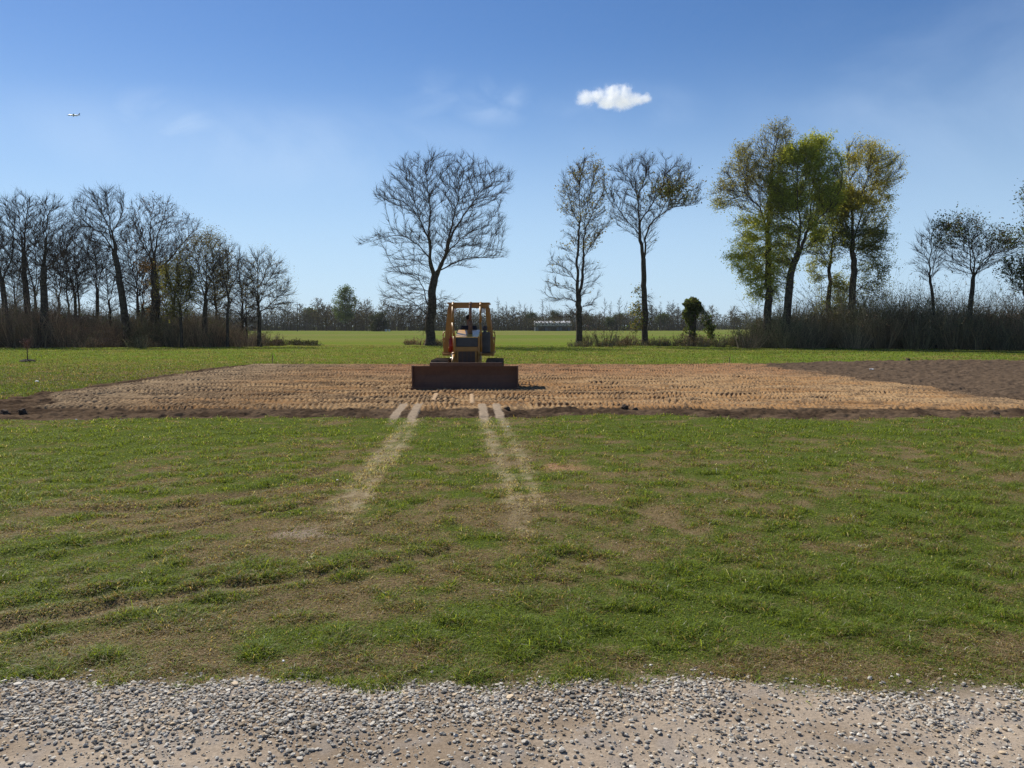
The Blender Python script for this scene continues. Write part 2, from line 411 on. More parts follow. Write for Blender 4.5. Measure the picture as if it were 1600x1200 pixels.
def grass_cols(d, tr, rng, n):
    r = rng.rand(n)
    green = lerp((.165, .245, .035), (.34, .44, .08), rng.rand(n) ** 1.1)
    dkg = lerp((.10, .155, .028), (.16, .22, .045), rng.rand(n))
    green = np.where((rng.rand(n) < .4)[:, None], dkg, green)
    straw = lerp((.28, .22, .11), (.66, .55, .33), rng.rand(n) ** 1.7)
    brown = lerp((.17, .12, .065), (.32, .23, .12), rng.rand(n))
    dry = np.where((rng.rand(n) < .55)[:, None], straw, brown)
    pd = np.clip(.06 + .72 * d + .5 * tr, 0, .90)
    c = np.where((r < pd)[:, None], dry, green)
    c = c * (.62 + .62 * rng.rand(n))[:, None] * .90; c = np.where((rng.rand(n) < .006)[:, None], np.array([[.80, .76, .62]]), c)
    return np.where(((tr > .2) & (rng.rand(n) < .45))[:, None], lerp((.42, .37, .25), (.66, .58, .42), rng.rand(n)), c)

rng = np.random.RandomState(7)
def near_grass(n, y0, y1, hs, ws):
    # density falls with distance, spacing steady on screen
    t = rng.rand(n); Yg = 1 / (1 / y0 * (1 - t) + 1 / y1 * t) * .5 + (y0 * (y1 / y0) ** t) * .5
    Xg = (rng.rand(n) * 2 - 1) * (Yg * .66 + .9)
    return Xg, Yg
n = 900000
Xg, Yg = near_grass(n, 3.8, 17.0, 0, 0)
ed = Yg - road_edge(Xg)
d = dryness(Xg, Yg); tr = trail(Xg, Yg)
outer, tn_ = pad_masks(Xg, Yg)[0], 0
tuft = fbm(Xg, Yg, 5, 3, 200)
keep = (ed > -.22 + .3 * rng.rand(n) ** .7) & (outer < .12 * rng.rand(n)) & (rng.rand(n) < (1 - .15 * sst(.35, 1, d) * (tuft < .5)) * (1 - .15 * tr))
keep &= ~((ed < .25) & (rng.rand(n) < .55 * sst(.25, -.1, ed)))
keep &= (strips(Xg, Yg) * sst(15.0, 16.0, Yg) < .15 + .8 * rng.rand(n))
Xg, Yg, d, tr, tuft = [q[keep] for q in (Xg, Yg, d, tr, tuft)]
n = len(Xg)
h = (.020 + .058 * sst(.40, .75, tuft) * (1 - .5 * d)) * (.6 + .9 * rng.rand(n)) * (1 - .3 * tr)
tall = rng.rand(n) < .012; h = np.where(tall, h * 1.9, h)
wd = (.0028 + .0030 * rng.rand(n)) * (1 + .10 * np.clip(Yg - 4, 0, 13))
blades('turf_grass', Xg, Yg, relief(Xg, Yg), h, wd, grass_cols(d, tr, rng, n), .5 + .9 * rng.rand(n) + .4 * d, rng, M_blade,
       'short patchy green and straw coloured turf between gravel and dirt pad', 'grass')
# turf behind the pad
n = 260000
t = rng.rand(n); Yg = 15.5 * (78 / 15.5) ** t; Xg = (rng.rand(n) * 2 - 1) * (Yg * .66 + 2)
outer = pad_masks(Xg, Yg)[0]
keep = (outer < .1 * rng.rand(n)) & ((Yg > 34) | (Xg < -11)) & (Yg > 17)
Xg, Yg = Xg[keep], Yg[keep]; n = len(Xg); d = dryness(Xg, Yg)
h = (.05 + .08 * fbm(Xg, Yg, 1.2, 3, 210)) * (.6 + .8 * rng.rand(n))
blades('back_turf', Xg, Yg, relief(Xg, Yg), h, .012 + .022 * rng.rand(n) * Yg / 50, grass_cols(d * .75, d * 0, rng, n) * .72, .5 + .7 * rng.rand(n), rng, M_blade,
       'bright green turf between the dirt pad and the tree row', 'grass')

# ------------------------------------------------------------------ GRAVEL
def stones(n_s, seed):
    r = np.random.RandomState(seed)
    protos = []
    for k in range(14):
        bm = bmesh.new(); bmesh.ops.create_icosphere(bm, subdivisions=1, radius=.5)
        v = np.array([p.co[:] for p in bm.verts]); f = np.array([[q.index for q in fc.verts] for fc in bm.faces]); bm.free()
        v = v * (1 + (r.rand(len(v), 1) - .5) * .5)
        for _ in range(3):                      # broken facets
            nn = r.randn(3); nn /= np.linalg.norm(nn); dd = v @ nn; lim = .26 + .12 * r.rand()
            v = v - np.clip(dd - lim, 0, 9)[:, None] * nn[None]
        v = v * np.array([1, .60 + .35 * r.rand(), .34 + .24 * r.rand()])
        protos.append((v, f))
    X = (r.rand(n_s * 3) * 2 - 1) * 3.9; Y = 4.55 - 2.1 * r.rand(n_s * 3) ** .9
    e = road_edge(X) - Y
    u, v_ = to_px(X, Y)
    cl = fbm(X, Y, 3.2, 3, 230)
    lft = sst(900, 400, u)
    dens = sst(-.02, .06, e) * sst(.56 + .12 * lft, .28, e) * (.30 + 1.3 * lft) * sst(.38, .56, cl + .20 * lft) \
         + .13 * sst(-.34, 0, e) + .24 * sst(.50, .62, cl) * (e > 0) + .05 * (e > 0)
    dens *= np.where(e < .0, sst(-.35, .02, e), 1)
    k = r.rand(n_s * 3) < dens; X, Y = X[k][:n_s], Y[k][:n_s]; n = len(X)
    sz = .0055 + .024 * r.rand(n) ** 2.3; sz = np.where(r.rand(n) < .03, sz * 1.55, sz)
    Vs, Fs, Cs, off = [], [], [], 0
    which = r.randint(0, 14, n)
    zb = np.maximum(relief(X, Y), road_z(X, Y))
    basec = lerp((.34, .31, .26), (.62, .575, .49), r.rand(n)); 
    dk = r.rand(n) < .28; basec[dk] *= .5; ye = r.rand(n) < .15; basec[ye] = basec[ye] * np.array([1.05, .9, .72])
    for p in range(14):
        i = np.where(which == p)[0]; v, f = protos[p]; m = len(i)
        a = r.rand(m) * 6.283; tl = (r.rand(m) - .5) * .7
        ca, sa, ct, st = np.cos(a), np.sin(a), np.cos(tl), np.sin(tl)
        vx = v[None, :, 0] * ct[:, None] + v[None, :, 2] * st[:, None]; vz = -v[None, :, 0] * st[:, None] + v[None, :, 2] * ct[:, None]
        x = vx * ca[:, None] - v[None, :, 1] * sa[:, None]; y = vx * sa[:, None] + v[None, :, 1] * ca[:, None]
        P = np.stack([x, y, vz], -1) * sz[i][:, None, None]
        P += np.stack([X[i], Y[i], zb[i] + sz[i] * (.12 + .2 * r.rand(m))], 1)[:, None, :]
        Vs.append(P.reshape(-1, 3)); Fs.append((f[None] + (np.arange(m) * len(v))[:, None, None] + off).reshape(-1, 3)); off += m * len(v)
        Cs.append(np.repeat(basec[i], len(v), 0))
    return npmesh('gravel', np.concatenate(Vs), [np.concatenate(Fs)], np.concatenate(Cs))
tag(link('gravel', stones(46000, 5), M_stone), 'loose grey crushed limestone along the road edge', 'gravel', kind='stuff')

# ------------------------------------------------------------------ TREES
def poly_sample(poly, n, r):
    P = np.array(poly); lo, hi = P.min(0), P.max(0); out = []; tot = 0
    while tot < n:
        q = lo + r.rand(n * 2, 2) * (hi - lo); ins = np.zeros(len(q), bool)
        for (ax, ay), (bx, by) in zip(P, np.roll(P, -1, 0)):
            c = ((ay > q[:, 1]) != (by > q[:, 1])); xx = (bx - ax) * (q[:, 1] - ay) / (by - ay + 1e-9) + ax
            ins ^= c & (q[:, 0] < xx)
        out.append(q[ins]); tot += ins.sum()
    return np.concatenate(out)[:n]

def nrm(v): return v / np.maximum(np.linalg.norm(v, axis=-1, keepdims=True), 1e-9)

def colonize(seedlines, A, step, infl, kill, iters, r, trop=(0, 0, .12), cen=None):
    pos = []; par = []
    for L in seedlines:
        L = np.array(L, float)
        if not pos: start = -1
        else:
            Pn = np.array(pos); start = int(np.argmin(((Pn - L[0]) ** 2).sum(1)))
        cur = start; pts = []
        for a, b in zip(L[:-1], L[1:]):
            m = max(1, int(np.linalg.norm(b - a) / step))
            for k in range(m): pts.append(a + (b - a) * (k / m))
        pts.append(L[-1])
        if start >= 0: pts = pts[1:]
        for k, p in enumerate(pts):
            if 0 < k < len(pts) - 1: p = p + r.randn(3) * step * .045
            pos.append(p); par.append(cur); cur = len(pos) - 1
    pos = np.array(pos); par = list(par)
    P = np.empty((60000, 3)); n = len(pos); P[:n] = pos
    ns = n
    near = np.zeros(len(A), int); dist = np.full(len(A), 1e9)
    def upd(i0, i1):
        nonlocal near, dist
        if i1 <= i0: return
        for c in range(i0, i1, 400):
            D = ((A[:, None, :] - P[None, c:min(c + 400, i1)]) ** 2).sum(2); j = D.argmin(1); dm = np.sqrt(D[np.arange(len(A)), j])
            b = dm < dist; near[b] = j[b] + c; dist[b] = dm[b]
    upd(0, n)
    keep = dist > kill * .8; A = A[keep]; near = near[keep]; dist = dist[keep]
    for it in range(iters):
        if len(A) == 0: break
        act = dist < infl * (1 if it > 12 else 2.2)
        if not act.any(): break
        dirs = nrm(A[act] - P[near[act]]); acc = np.zeros((n, 3)); np.add.at(acc, near[act], dirs)
        ids = np.unique(near[act]); pull = (nrm(acc[ids]) * nrm(P[ids] - cen)).sum(1); dv = nrm(acc[ids]) + np.array(trop) + r.randn(len(ids), 3) * .17; out_ = nrm(P[ids] - cen); dv = dv + .55 * out_
        new = P[ids] + nrm(dv) * step
        D = ((new[:, None, :] - P[None, :n]) ** 2).sum(2).min(1); ok = (D > (step * .5) ** 2) & (pull > -.45)
        new = new[ok]; ids = ids[ok]
        if len(new) == 0: break
        m = len(new)
        if n + m > 59000: break
        P[n:n + m] = new; par += list(ids); upd(n, n + m); n += m
        k = dist > kill; A = A[k]; near = near[k]; dist = dist[k]
    return P[:n].copy(), np.array(par), ns

def tubes(Pa, Pb, ra, rb, Ta, Tb, k, cone=False):
    n = len(Pa); ang = np.arange(k) * 2 * np.pi / k
    def ring(P, R, T):
        ref = np.where((np.abs(T[:, 1]) < .92)[:, None], np.array([[0, 1., 0]]), np.array([[1., 0, 0]]))
        u = nrm(np.cross(T, ref)); v = np.cross(T, u)
        return P[:, None] + R[:, None, None] * (np.cos(ang)[None, :, None] * u[:, None] + np.sin(ang)[None, :, None] * v[:, None])
    A = ring(Pa, ra, Ta)
    i = np.arange(k); j = (i + 1) % k
    if cone:
        V = np.concatenate([A, Pb[:, None]], 1).reshape(-1, 3)
        f = np.stack([i, j, np.full(k, k)], 1)
        return V, (np.arange(n) * (k + 1))[:, None, None] + f[None]
    B = ring(Pb, rb, Tb); V = np.concatenate([A, B], 1).reshape(-1, 3)
    f = np.stack([i, j, j + k, i + k], 1)
    return V, (np.arange(n) * 2 * k)[:, None, None] + f[None]

def build_tree_data(seedlines, A, R, r, step=.4, infl=3.6, kill=.55, iters=70, ntw=5, tl=1.05, tw_r=.0085, leaf=None, thick=.045, trop=(0, 0, .05), droop=0):
    zs = np.array(seedlines[0])[:, 2]; cen = np.array(seedlines[1][0] if len(seedlines) > 1 else seedlines[0][1], float) - np.array([0, 0, 1.2])
    P, par, ns = colonize(seedlines, A, step, infl, kill, iters, r, trop, cen)
    n = len(P); ch0 = np.zeros(n); sm = np.zeros((n, 3)); np.add.at(ch0, par[1:], 1)
    for _ in range(4):
        sm[:] = 0; np.add.at(sm, par[1:], P[1:]); mid = .5 * P + .25 * P[np.maximum(par, 0)] + .25 * sm / np.maximum(ch0, 1)[:, None]
        mv = (np.arange(n) >= 2) & (ch0 > 0); P[mv] = mid[mv]
    cnt = np.zeros(n); ch = np.zeros(n, int); np.add.at(ch, par[1:], 1)
    cnt[ch == 0] = 1
    order = np.arange(n - 1, 0, -1)
    main = np.full(n, -1); bestc = np.zeros(n)
    for i in order:
        p = par[i]; cnt[p] += cnt[i] * 1.0
        if cnt[i] > bestc[p]: bestc[p] = cnt[i]; main[p] = i
    rt = .008
    ex = math.log(max(cnt[0], 8)) / math.log(R / rt)
    rd = rt * cnt ** (1 / ex)
    base = P[0, 2]; H_ = P[:, 2].max() - base; rd = rd * (1 - .42 * sst(.15, .9, (P[:, 2] - base) / H_) * (rd > .05))
    rd = rd * .86 * (1 + .5 * np.exp(-np.clip(P[:, 2] - base, 0, 9) / .45) * (rd > R * .5))
    T = np.zeros((n, 3)); T[1:] = nrm(P[1:] - P[par[1:]]); T[0] = (0, 0, 1)
    ok = main >= 0; T2 = T.copy(); T2[ok] = nrm(T[ok] + nrm(P[main[ok]] - P[ok])); T = T2
    i = np.arange(1, n); p = par[i]; ismain = main[p] == i
    ed = nrm(P[i] - P[p]); ra = np.where(ismain, rd[p], np.minimum(rd[p], rd[i] * 1.25)); Ta = np.where(ismain[:, None], T[p], ed)
    th = rd[i] >= thick
    Vt, Ft = tubes(P[p][th], P[i][th], ra[th], rd[i][th], Ta[th], T[i][th], 9)
    Vb, Fb = tubes(P[p][~th], P[i][~th], ra[~th], rd[i][~th], Ta[~th], T[i][~th], 4)
    # twigs from the thin nodes
    thin_ = np.where((rd < thick * .7) & (np.arange(n) > 2))[0]
    src = np.repeat(thin_, ntw); m = len(src)
    off = r.rand(m)[:, None]; B0 = P[src] * (1 - off) + P[par[src]] * off
    sp = .48; d1 = nrm(T[src] + r.randn(m, 3) * sp + .45 * nrm(P[src] - cen) + np.array([0, 0, .10 - droop])); L = tl * (.35 + .9 * r.rand(m))[:, None]
    B1 = B0 + d1 * L * .5; d2 = nrm(d1 + r.randn(m, 3) * .4 + np.array([0, 0, .15 - droop])); B2 = B1 + d2 * L * .5
    fl = nrm(np.cross(d1, r.randn(m, 3))) * tw_r * 1.5
    k2 = 2; s2 = np.repeat(np.arange(m), k2); t3 = r.rand(len(s2))[:, None]; C0 = B0[s2] + (B1[s2] - B0[s2]) * (.3 + .7 * t3); d3 = nrm(d1[s2] + r.randn(len(s2), 3) * .55 + np.array([0, 0, .1])); C1 = C0 + d3 * L[s2] * .5; f3 = fl[s2] * .6
    V1 = np.stack([B0 - fl, B0 + fl, B1 + fl * .7, B1 - fl * .7, B2], 1).reshape(-1, 3); V3 = np.stack([C0 - f3, C0 + f3, C1], 1).reshape(-1, 3)
    F1 = np.arange(m)[:, None] * 5 + np.array([[0, 1, 2, 3]]); F2 = np.arange(m)[:, None] * 5 + np.array([[3, 2, 4]]); F3 = np.arange(len(s2))[:, None] * 3 + np.array([[0, 1, 2]])
    tips = np.concatenate([B1, B2, C1])
    Vc = [Vb, V1, V3]; o1 = len(Vb); o3 = o1 + len(V1)
    quads = [Fb.reshape(-1, 4), F1 + o1]; tris = [F2 + o1, F3 + o3]
    Vc = np.concatenate(Vc); colr = np.tile(np.array([[.07, .055, .045]]), (len(Vc), 1)); fm = [0] * 0
    nq = sum(len(q) for q in quads); ntq = sum(len(q) for q in tris)
    fmat = np.zeros(nq + ntq, int); faces = [np.concatenate(quads), np.concatenate(tris)]
    if leaf is not None and leaf['n'] > 0:
        lv, lf, lc = leaves(tips, leaf, r)
        faces.append(lf + len(Vc)); Vc = np.concatenate([Vc, lv]); colr = np.concatenate([colr, lc]); fmat = np.concatenate([fmat, np.ones(len(lf), int)])
    mt = npmesh('trunk', Vt, [Ft.reshape(-1, 4)], smooth=True)
    mc = npmesh('crown', Vc, faces, colr, fmat)
    return mt, mc, P, rd

def leaves(tips, leaf, r):
    """small leaf blades in clumps round the twig tips"""
    sel = np.arange(len(tips))
    w = np.ones(len(tips))
    if leaf.get('mask'): w = leaf['mask'](tips, r)
    cl = leaf.get('clump', 0)
    if cl > 0:
        k = fbm(tips[:, 0] + 50, tips[:, 2] + 50, cl, 2, 300 + leaf.get('seed', 0)) * .6 + fbm(tips[:, 1] + 50, tips[:, 2] + 9, cl, 2, 310) * .4
        w = w * (.20 + sst(.36, .60, k))
    w = w / max(w.sum(), 1e-9); sel = r.choice(len(tips), leaf['n'], p=w)
    m = len(sel); C = tips[sel] + r.randn(m, 3) * leaf.get('spread', .16)
    s = leaf['size'] * (.5 + .9 * r.rand(m))[:, None]
    a = nrm(r.randn(m, 3)); b = nrm(np.cross(a, r.randn(m, 3)))
    V = np.stack([C - a * s, C + b * s * .45, C + a * s, C - b * s * .45], 1).reshape(-1, 3)
    f = np.arange(m)[:, None] * 4 + np.array([[0, 1, 2, 3]])
    cols = np.array(leaf['cols']); t = r.randint(0, len(cols), m)
    if leaf.get('colfn'): c = leaf['colfn'](C, r)
    else: c = cols[t] * (.75 + .5 * r.rand(m))[:, None]
    return V, f, np.repeat(c, 4, 0)

def px_tree(name, d, bx, by, lines, poly, label, R, natt=1800, dep=.8, group=None, seed=1, cat='tree', polys2=None, **kw):
    """lines: limb courses, polys: crown outline, measured in photo pixels at distance d; third number of a limb point = depth offset in metres"""
    r = np.random.RandomState(seed)
    base = at(bx, by, d); gz = float(relief(np.array([base.x]), np.array([d]))[0])
    org = np.array([base.x, d, gz])
    def loc(px, py, dy=0): 
        q = at(px, py, d); return np.array([q.x, d + dy, q.z]) - org
    SL = []
    for L in lines:
        SL.append([loc(*q) for q in L])
    SL[0][0] = np.array([SL[0][0][0], 0, -.15])
    As = []; natt = int(natt * (1.6 if bx < 300 else 1.25))
    for i, (pl, frac) in enumerate([(poly, 1.0)] + (polys2 or [])):
        W = np.array([loc(*q)[[0, 2]] for q in pl]); q = poly_sample(W, int(natt * frac), r)
        # half-depth follows the local half-width of the outline
        zb = np.linspace(W[:, 1].min(), W[:, 1].max(), 13); hw = np.ones(len(q)); cx = np.zeros(len(q))
        for a_, b_ in zip(zb[:-1], zb[1:]):
            s = (q[:, 1] >= a_) & (q[:, 1] <= b_)
            if s.sum() > 1: hw[s] = max((q[s, 0].max() - q[s, 0].min()) / 2, .4); cx[s] = (q[s, 0].max() + q[s, 0].min()) / 2
        t = np.clip(np.abs(q[:, 0] - cx) / hw, 0, 1); yd = (r.rand(len(q)) * 2 - 1) * hw * np.sqrt(1 - t * t) * dep
        As.append(np.stack([q[:, 0], yd, q[:, 1]], 1))
    A = np.concatenate(As)
    mt, mc, P, rd = build_tree_data(SL, A, R, r, **kw)
    o = empty(name, org, label, cat, group)
    link('trunk', mt, M_bark, o); link('crown', mc, [M_twig, M_leaf], o)
    return o

BUD = [(.20, .17, .08), (.17, .16, .06), (.12, .10, .06)]
YG = [(.16, .20, .030), (.12, .17, .028), (.20, .21, .04)]
DG = [(.055, .085, .03), (.085, .115, .04), (.085, .08, .04)]

# the big elm beside the bulldozer
px_tree('bare_tree', 77, 673, 541,
    [[(673, 541), (674, 500), (676, 455), (681, 430, .2)],
     [(681, 430), (674, 410, -.6), (671, 370, -.8), (673, 330, -.5), (668, 290, -.4), (664, 262, 0)],
     [(674, 405), (668, 372, .8), (655, 345, 1.5), (640, 320, 1.8), (622, 308, 2), (605, 305, 2.2), (582, 312, 2.2)],
     [(671, 400), (655, 383, -1.2), (637, 374, -2), (620, 373, -2.2), (600, 378, -2.4), (570, 388, -2.2)],
     [(655, 345, 1.5), (645, 312, 1.2), (638, 285, 1.5), (630, 268, 1)],
     [(683, 428), (692, 405, .8), (698, 375, 1.4), (706, 340, 1.8), (715, 300, 2), (722, 262, 1.8)],
     [(686, 424), (700, 395, -1), (712, 365, -1.8), (728, 340, -2.4), (752, 310, -2.8), (775, 290, -2), (795, 290, -1.6)],
     [(700, 395), (720, 375, -1.8), (745, 365, -3), (770, 358, -3), (785, 352, -2.6)],
     [(686, 424), (705, 410, 1.5), (735, 400, 2.4), (760, 402, 2.4), (785, 402, 2)],
     [(670, 480), (662, 455, 1.4), (650, 430, 2.4), (630, 425, 2.8), (612, 430, 2.6)],
     [(669, 490), (655, 478, -1.4), (640, 472, -2.4), (615, 465, -2.5)],
     [(677, 475), (690, 468, 1), (705, 463, 1.6)]],
    [(565, 390), (600, 362), (640, 370), (650, 350), (605, 325), (582, 308), (600, 296), (612, 265), (640, 252), (670, 243), (700, 246), (730, 250), (760, 262), (790, 268), (803, 290), (792, 310), (780, 330), (790, 355), (785, 372), (770, 380), (788, 400), (760, 410), (735, 402), (735, 430), (700, 420), (685, 425), (672, 415), (640, 385), (600, 385)],
    'tall leafless elm with a wide domed crown, standing alone just left of the bulldozer', .50, natt=3300, seed=3, step=.38, infl=3.4, kill=.6, ntw=4, tl=1.1,
    polys2=[([(600, 465), (603, 420), (620, 395), (650, 388), (668, 410), (676, 440), (715, 450), (715, 475), (690, 490), (665, 500), (640, 512), (610, 490)], .30)])

px_tree('bare_tree', 78, 905, 541,
    [[(905, 541), (905, 500), (904, 460)],
     [(904, 462), (901, 420, -.3), (904, 370, -.4), (905, 320, -.3), (906, 275, 0)],
     [(905, 458), (911, 415, .4), (914, 370, .7), (919, 320, .9), (928, 280, .9)],
     [(912, 400, .6), (926, 378, 1.2), (944, 362, 1.5)],
     [(904, 350, -.3), (892, 325, -.9), (883, 300, -1.2)], [(914, 355, .7), (930, 325, 1.3), (943, 300, 1)],
     [(902, 440), (888, 425, -1), (870, 415, -1.3)]],
    [(870, 330), (874, 280), (895, 252), (920, 247), (945, 262), (952, 300), (945, 325), (960, 360), (935, 372), (928, 400), (892, 400), (880, 370), (885, 345)],
    'slender twin-stemmed bare tree with twiggy lower trunk, right of the bulldozer', .34, natt=2100, seed=5, ntw=5, tl=1.05, step=.38, infl=3.2, kill=.6,
    polys2=[([(850, 480), (855, 400), (885, 390), (935, 410), (945, 440), (930, 490), (870, 500)], .16)],
    leaf=dict(n=2600, size=.10, cols=BUD, clump=.5, mask=lambda t, r: (t[:, 2] > 9) * 1.0 + .06))
px_tree('bare_tree', 78, 1007, 541,
    [[(1007, 541), (1008, 500), (1007, 450), (1005, 405)],
     [(1005, 407), (999, 375, -.3), (998, 340, -.5), (995, 305, -.3), (985, 280, -.2), (966, 268, 0)],
     [(1006, 405), (1008, 372, .3), (1018, 350, .6), (1035, 335, 1), (1052, 322, 1.3), (1075, 320, 1.2), (1088, 322, 1)],
     [(998, 365, -.4), (980, 350, -1), (962, 330, -1.3), (952, 310, -1.2)],
     [(999, 345, -.4), (1014, 325, -.8), (1030, 300, -1), (1035, 280, -1)], [(1035, 335, 1), (1052, 305, 1.6), (1070, 280, 1.3)],
     [(995, 310), (1006, 285), (1014, 258)]],
    [(950, 345), (955, 265), (985, 248), (1015, 240), (1030, 270), (1045, 255), (1080, 258), (1096, 295), (1092, 325), (1050, 335), (1028, 350), (1028, 385), (1015, 400), (1000, 380), (975, 365)],
    'tall bare tree with a long clean trunk and a limb sweeping out to the right', .33, natt=1900, seed=8, ntw=5, tl=1.05, step=.38, infl=3.2, kill=.6,
    polys2=[([(985, 480), (985, 445), (1000, 440), (1022, 455), (1030, 500), (990, 510)], .10)],
    leaf=dict(n=3200, size=.11, cols=BUD + DG, clump=.6, mask=lambda t, r: np.exp(-((t[:, 0] - 2.1) / 1.8) ** 2 - ((t[:, 2] - 14.2) / .9) ** 2) + .02 + 1.4 * ((t[:, 2] < 6.3) & (t[:, 0] < 0))))

# trees on the right
px_tree('leafing_tree', 71, 1197, 541,
    [[(1197, 541), (1199, 490), (1201, 440), (1200, 400), (1199, 360), (1203, 310), (1207, 260), (1215, 215)],
     [(1199, 360), (1180, 325, -1), (1155, 305, -1.6), (1130, 305, -1.7)], [(1203, 310), (1185, 280, 1), (1172, 255, 1.4), (1165, 240, 1)],
     [(1200, 430), (1180, 410, -1.2), (1160, 395, -1.6), (1150, 385, -1.6)], [(1205, 290), (1220, 265, 1), (1232, 240, 1.2)]],
    [(1117, 320), (1120, 280), (1150, 250), (1165, 225), (1195, 203), (1225, 198), (1238, 215), (1240, 260), (1225, 300), (1215, 340), (1185, 330), (1140, 325), (1122, 340)],
    'tallest tree of the right clump, grey budding crown over yellow green lower leaves', .38, dep=.55, natt=2600, seed=11, ntw=5, tl=1.05, infl=3.4,
    polys2=[([(1150, 400), (1150, 345), (1165, 315), (1235, 310), (1235, 430), (1215, 470), (1180, 465), (1160, 425), (1140, 400)], .55)],
    leaf=dict(n=52000, size=.068, cols=YG, spread=.13, clump=.45, mask=lambda t, r: .75 + .9 * sst(13, 10.5, t[:, 2] + fbm(t[:, 0] + 30, t[:, 1] + 30, .5, 2, 7) * 3 - 1.5),
              colfn=lambda C, r: mixc3(np.tile(np.array([[.36, .38, .08]]), (len(C), 1)), (.21, .20, .09), sst(10.5, 13, C[:, 2])) * (.7 + .6 * r.rand(len(C)))[:, None]))
px_tree('leafing_tree', 70, 1227, 546,
    [[(1227, 546), (1229, 500), (1233, 450), (1243, 410), (1252, 385)],
     [(1250, 390), (1245, 350, -.8), (1238, 310, -1.2), (1240, 265, -1)], [(1252, 385), (1268, 350, .6), (1275, 300, 1), (1278, 255, .8)],
     [(1249, 395), (1270, 382, 1.2), (1292, 376, 1.8)], [(1245, 350), (1222, 330, .9), (1212, 300, 1)], [(1262, 360), (1290, 330, -1), (1305, 300, -1.4), (1308, 270, -1.4)]],
    [(1200, 370), (1198, 300), (1215, 240), (1255, 225), (1290, 222), (1312, 245), (1318, 290), (1305, 340), (1300, 385), (1290, 420), (1255, 400), (1225, 430), (1215, 400)],
    'leaning tree with full yellow green spring foliage in the middle of the right clump', .38, dep=.55, natt=2600, seed=14, ntw=5, tl=1.05, infl=3.4,
    leaf=dict(n=62000, size=.072, cols=[(.36, .38, .08), (.29, .33, .07), (.20, .23, .055)], spread=.14, clump=.5, mask=lambda t, r: .25 + sst(8, 11, t[:, 2])))
px_tree('leafing_tree', 73, 1296, 545,
    [[(1296, 545), (1295, 480), (1296, 420), (1301, 370), (1300, 330), (1306, 290)], [(1297, 400), (1282, 370, .8), (1275, 350, 1)], [(1301, 360), (1318, 330, -.8), (1330, 315, -1)],
     [(1295, 410), (1280, 400, -1), (1270, 395, -1.2)]],
    [(1262, 420), (1270, 350), (1282, 310), (1310, 300), (1330, 315), (1322, 370), (1310, 410), (1285, 430)],
    'slim tree with mixed dull green leaves between the leaning tree and the tall dark trunk', .28, dep=.55, natt=1300, seed=17, ntw=5, tl=1.05,
    polys2=[([(1272, 500), (1275, 440), (1300, 420), (1325, 440), (1325, 500)], .22)],
    leaf=dict(n=30000, size=.068, cols=[(.24, .26, .07), (.15, .18, .055), (.27, .26, .075)], spread=.14, clump=.55))
px_tree('leafing_tree', 72, 1326, 546,
    [[(1326, 546), (1328, 480), (1333, 420), (1333, 370), (1330, 320), (1327, 280), (1321, 235)], [(1333, 380), (1350, 340, .8), (1365, 305, 1.2), (1385, 280, 1), (1408, 268, .8)],
     [(1331, 330), (1345, 295, -.8), (1352, 260, -1), (1358, 240, -1)], [(1333, 400), (1352, 380, 1), (1372, 365, 1.4)], [(1332, 360), (1318, 330, 1), (1305, 315, 1)],
     [(1330, 455), (1350, 440, -.8), (1368, 425, -1)]],
    [(1300, 330), (1312, 265), (1320, 228), (1355, 228), (1385, 240), (1415, 262), (1412, 285), (1388, 300), (1385, 340), (1387, 380), (1380, 410), (1345, 430), (1320, 400), (1305, 370)],
    'tall dark-trunked tree on the right flank of the clump, olive leaves and bare upper limbs', .37, dep=.55, natt=2600, seed=19, ntw=5, tl=1.055, infl=3.2,
    polys2=[([(1325, 480), (1335, 440), (1375, 430), (1390, 460), (1365, 500), (1330, 500)], .12)],
    leaf=dict(n=46000, size=.068, cols=YG, spread=.14, clump=.5, mask=lambda t, r: .45 + .8 * sst(15, 12.5, t[:, 2] + fbm(t[:, 0] + 30, t[:, 1] + 30, .5, 2, 8) * 3 - 1.5) * (t[:, 2] > 6),
              colfn=lambda C, r: mixc3(np.tile(np.array([[.14, .16, .065]]), (len(C), 1)), (.33, .30, .07), sst(10, 11.5, C[:, 2])) * (.7 + .6 * r.rand(len(C)))[:, None]))
px_tree('bare_tree', 68, 1462, 547,
    [[(1462, 547), (1459, 490), (1455, 440), (1452, 405), (1455, 375), (1458, 355)], [(1455, 430), (1468, 400, .6), (1470, 385, .8)], [(1454, 420), (1440, 400, -.7), (1432, 392, -.8)]],
    [(1425, 420), (1430, 375), (1450, 345), (1475, 355), (1478, 400), (1470, 440), (1440, 445)],
    'thin crooked bare tree rising from the right thicket', .16, natt=800, seed=21, ntw=5, tl=1.05, step=.35)
px_tree('vine_hung_tree', 66, 1517, 548,
    [[(1517, 548), (1515, 500), (1517, 465), (1522, 435)], [(1521, 440), (1530, 420, .5), (1548, 405, 1), (1562, 398, 1.2), (1585, 390, 1)], [(1522, 437), (1515, 405, -.6), (1505, 380, -1), (1480, 360, -1.2)],
     [(1520, 430), (1522, 395, .5), (1520, 365, .6), (1515, 350, .5)], [(1537, 414), (1550, 390, -.6), (1560, 370, -.8)]],
    [(1466, 385), (1470, 352), (1500, 348), (1520, 345), (1545, 358), (1572, 372), (1590, 385), (1570, 410), (1540, 430), (1500, 440), (1480, 420)],
    'forked tree with dark leafy clumps at its branch ends, near the right edge', .24, natt=1300, seed=23, ntw=5, tl=1.05, infl=3,
    leaf=dict(n=4500, size=.085, cols=DG + [(.07, .05, .03)], spread=.25, clump=.55, mask=lambda t, r: .08 + (t[:, 2] > 8.0)))
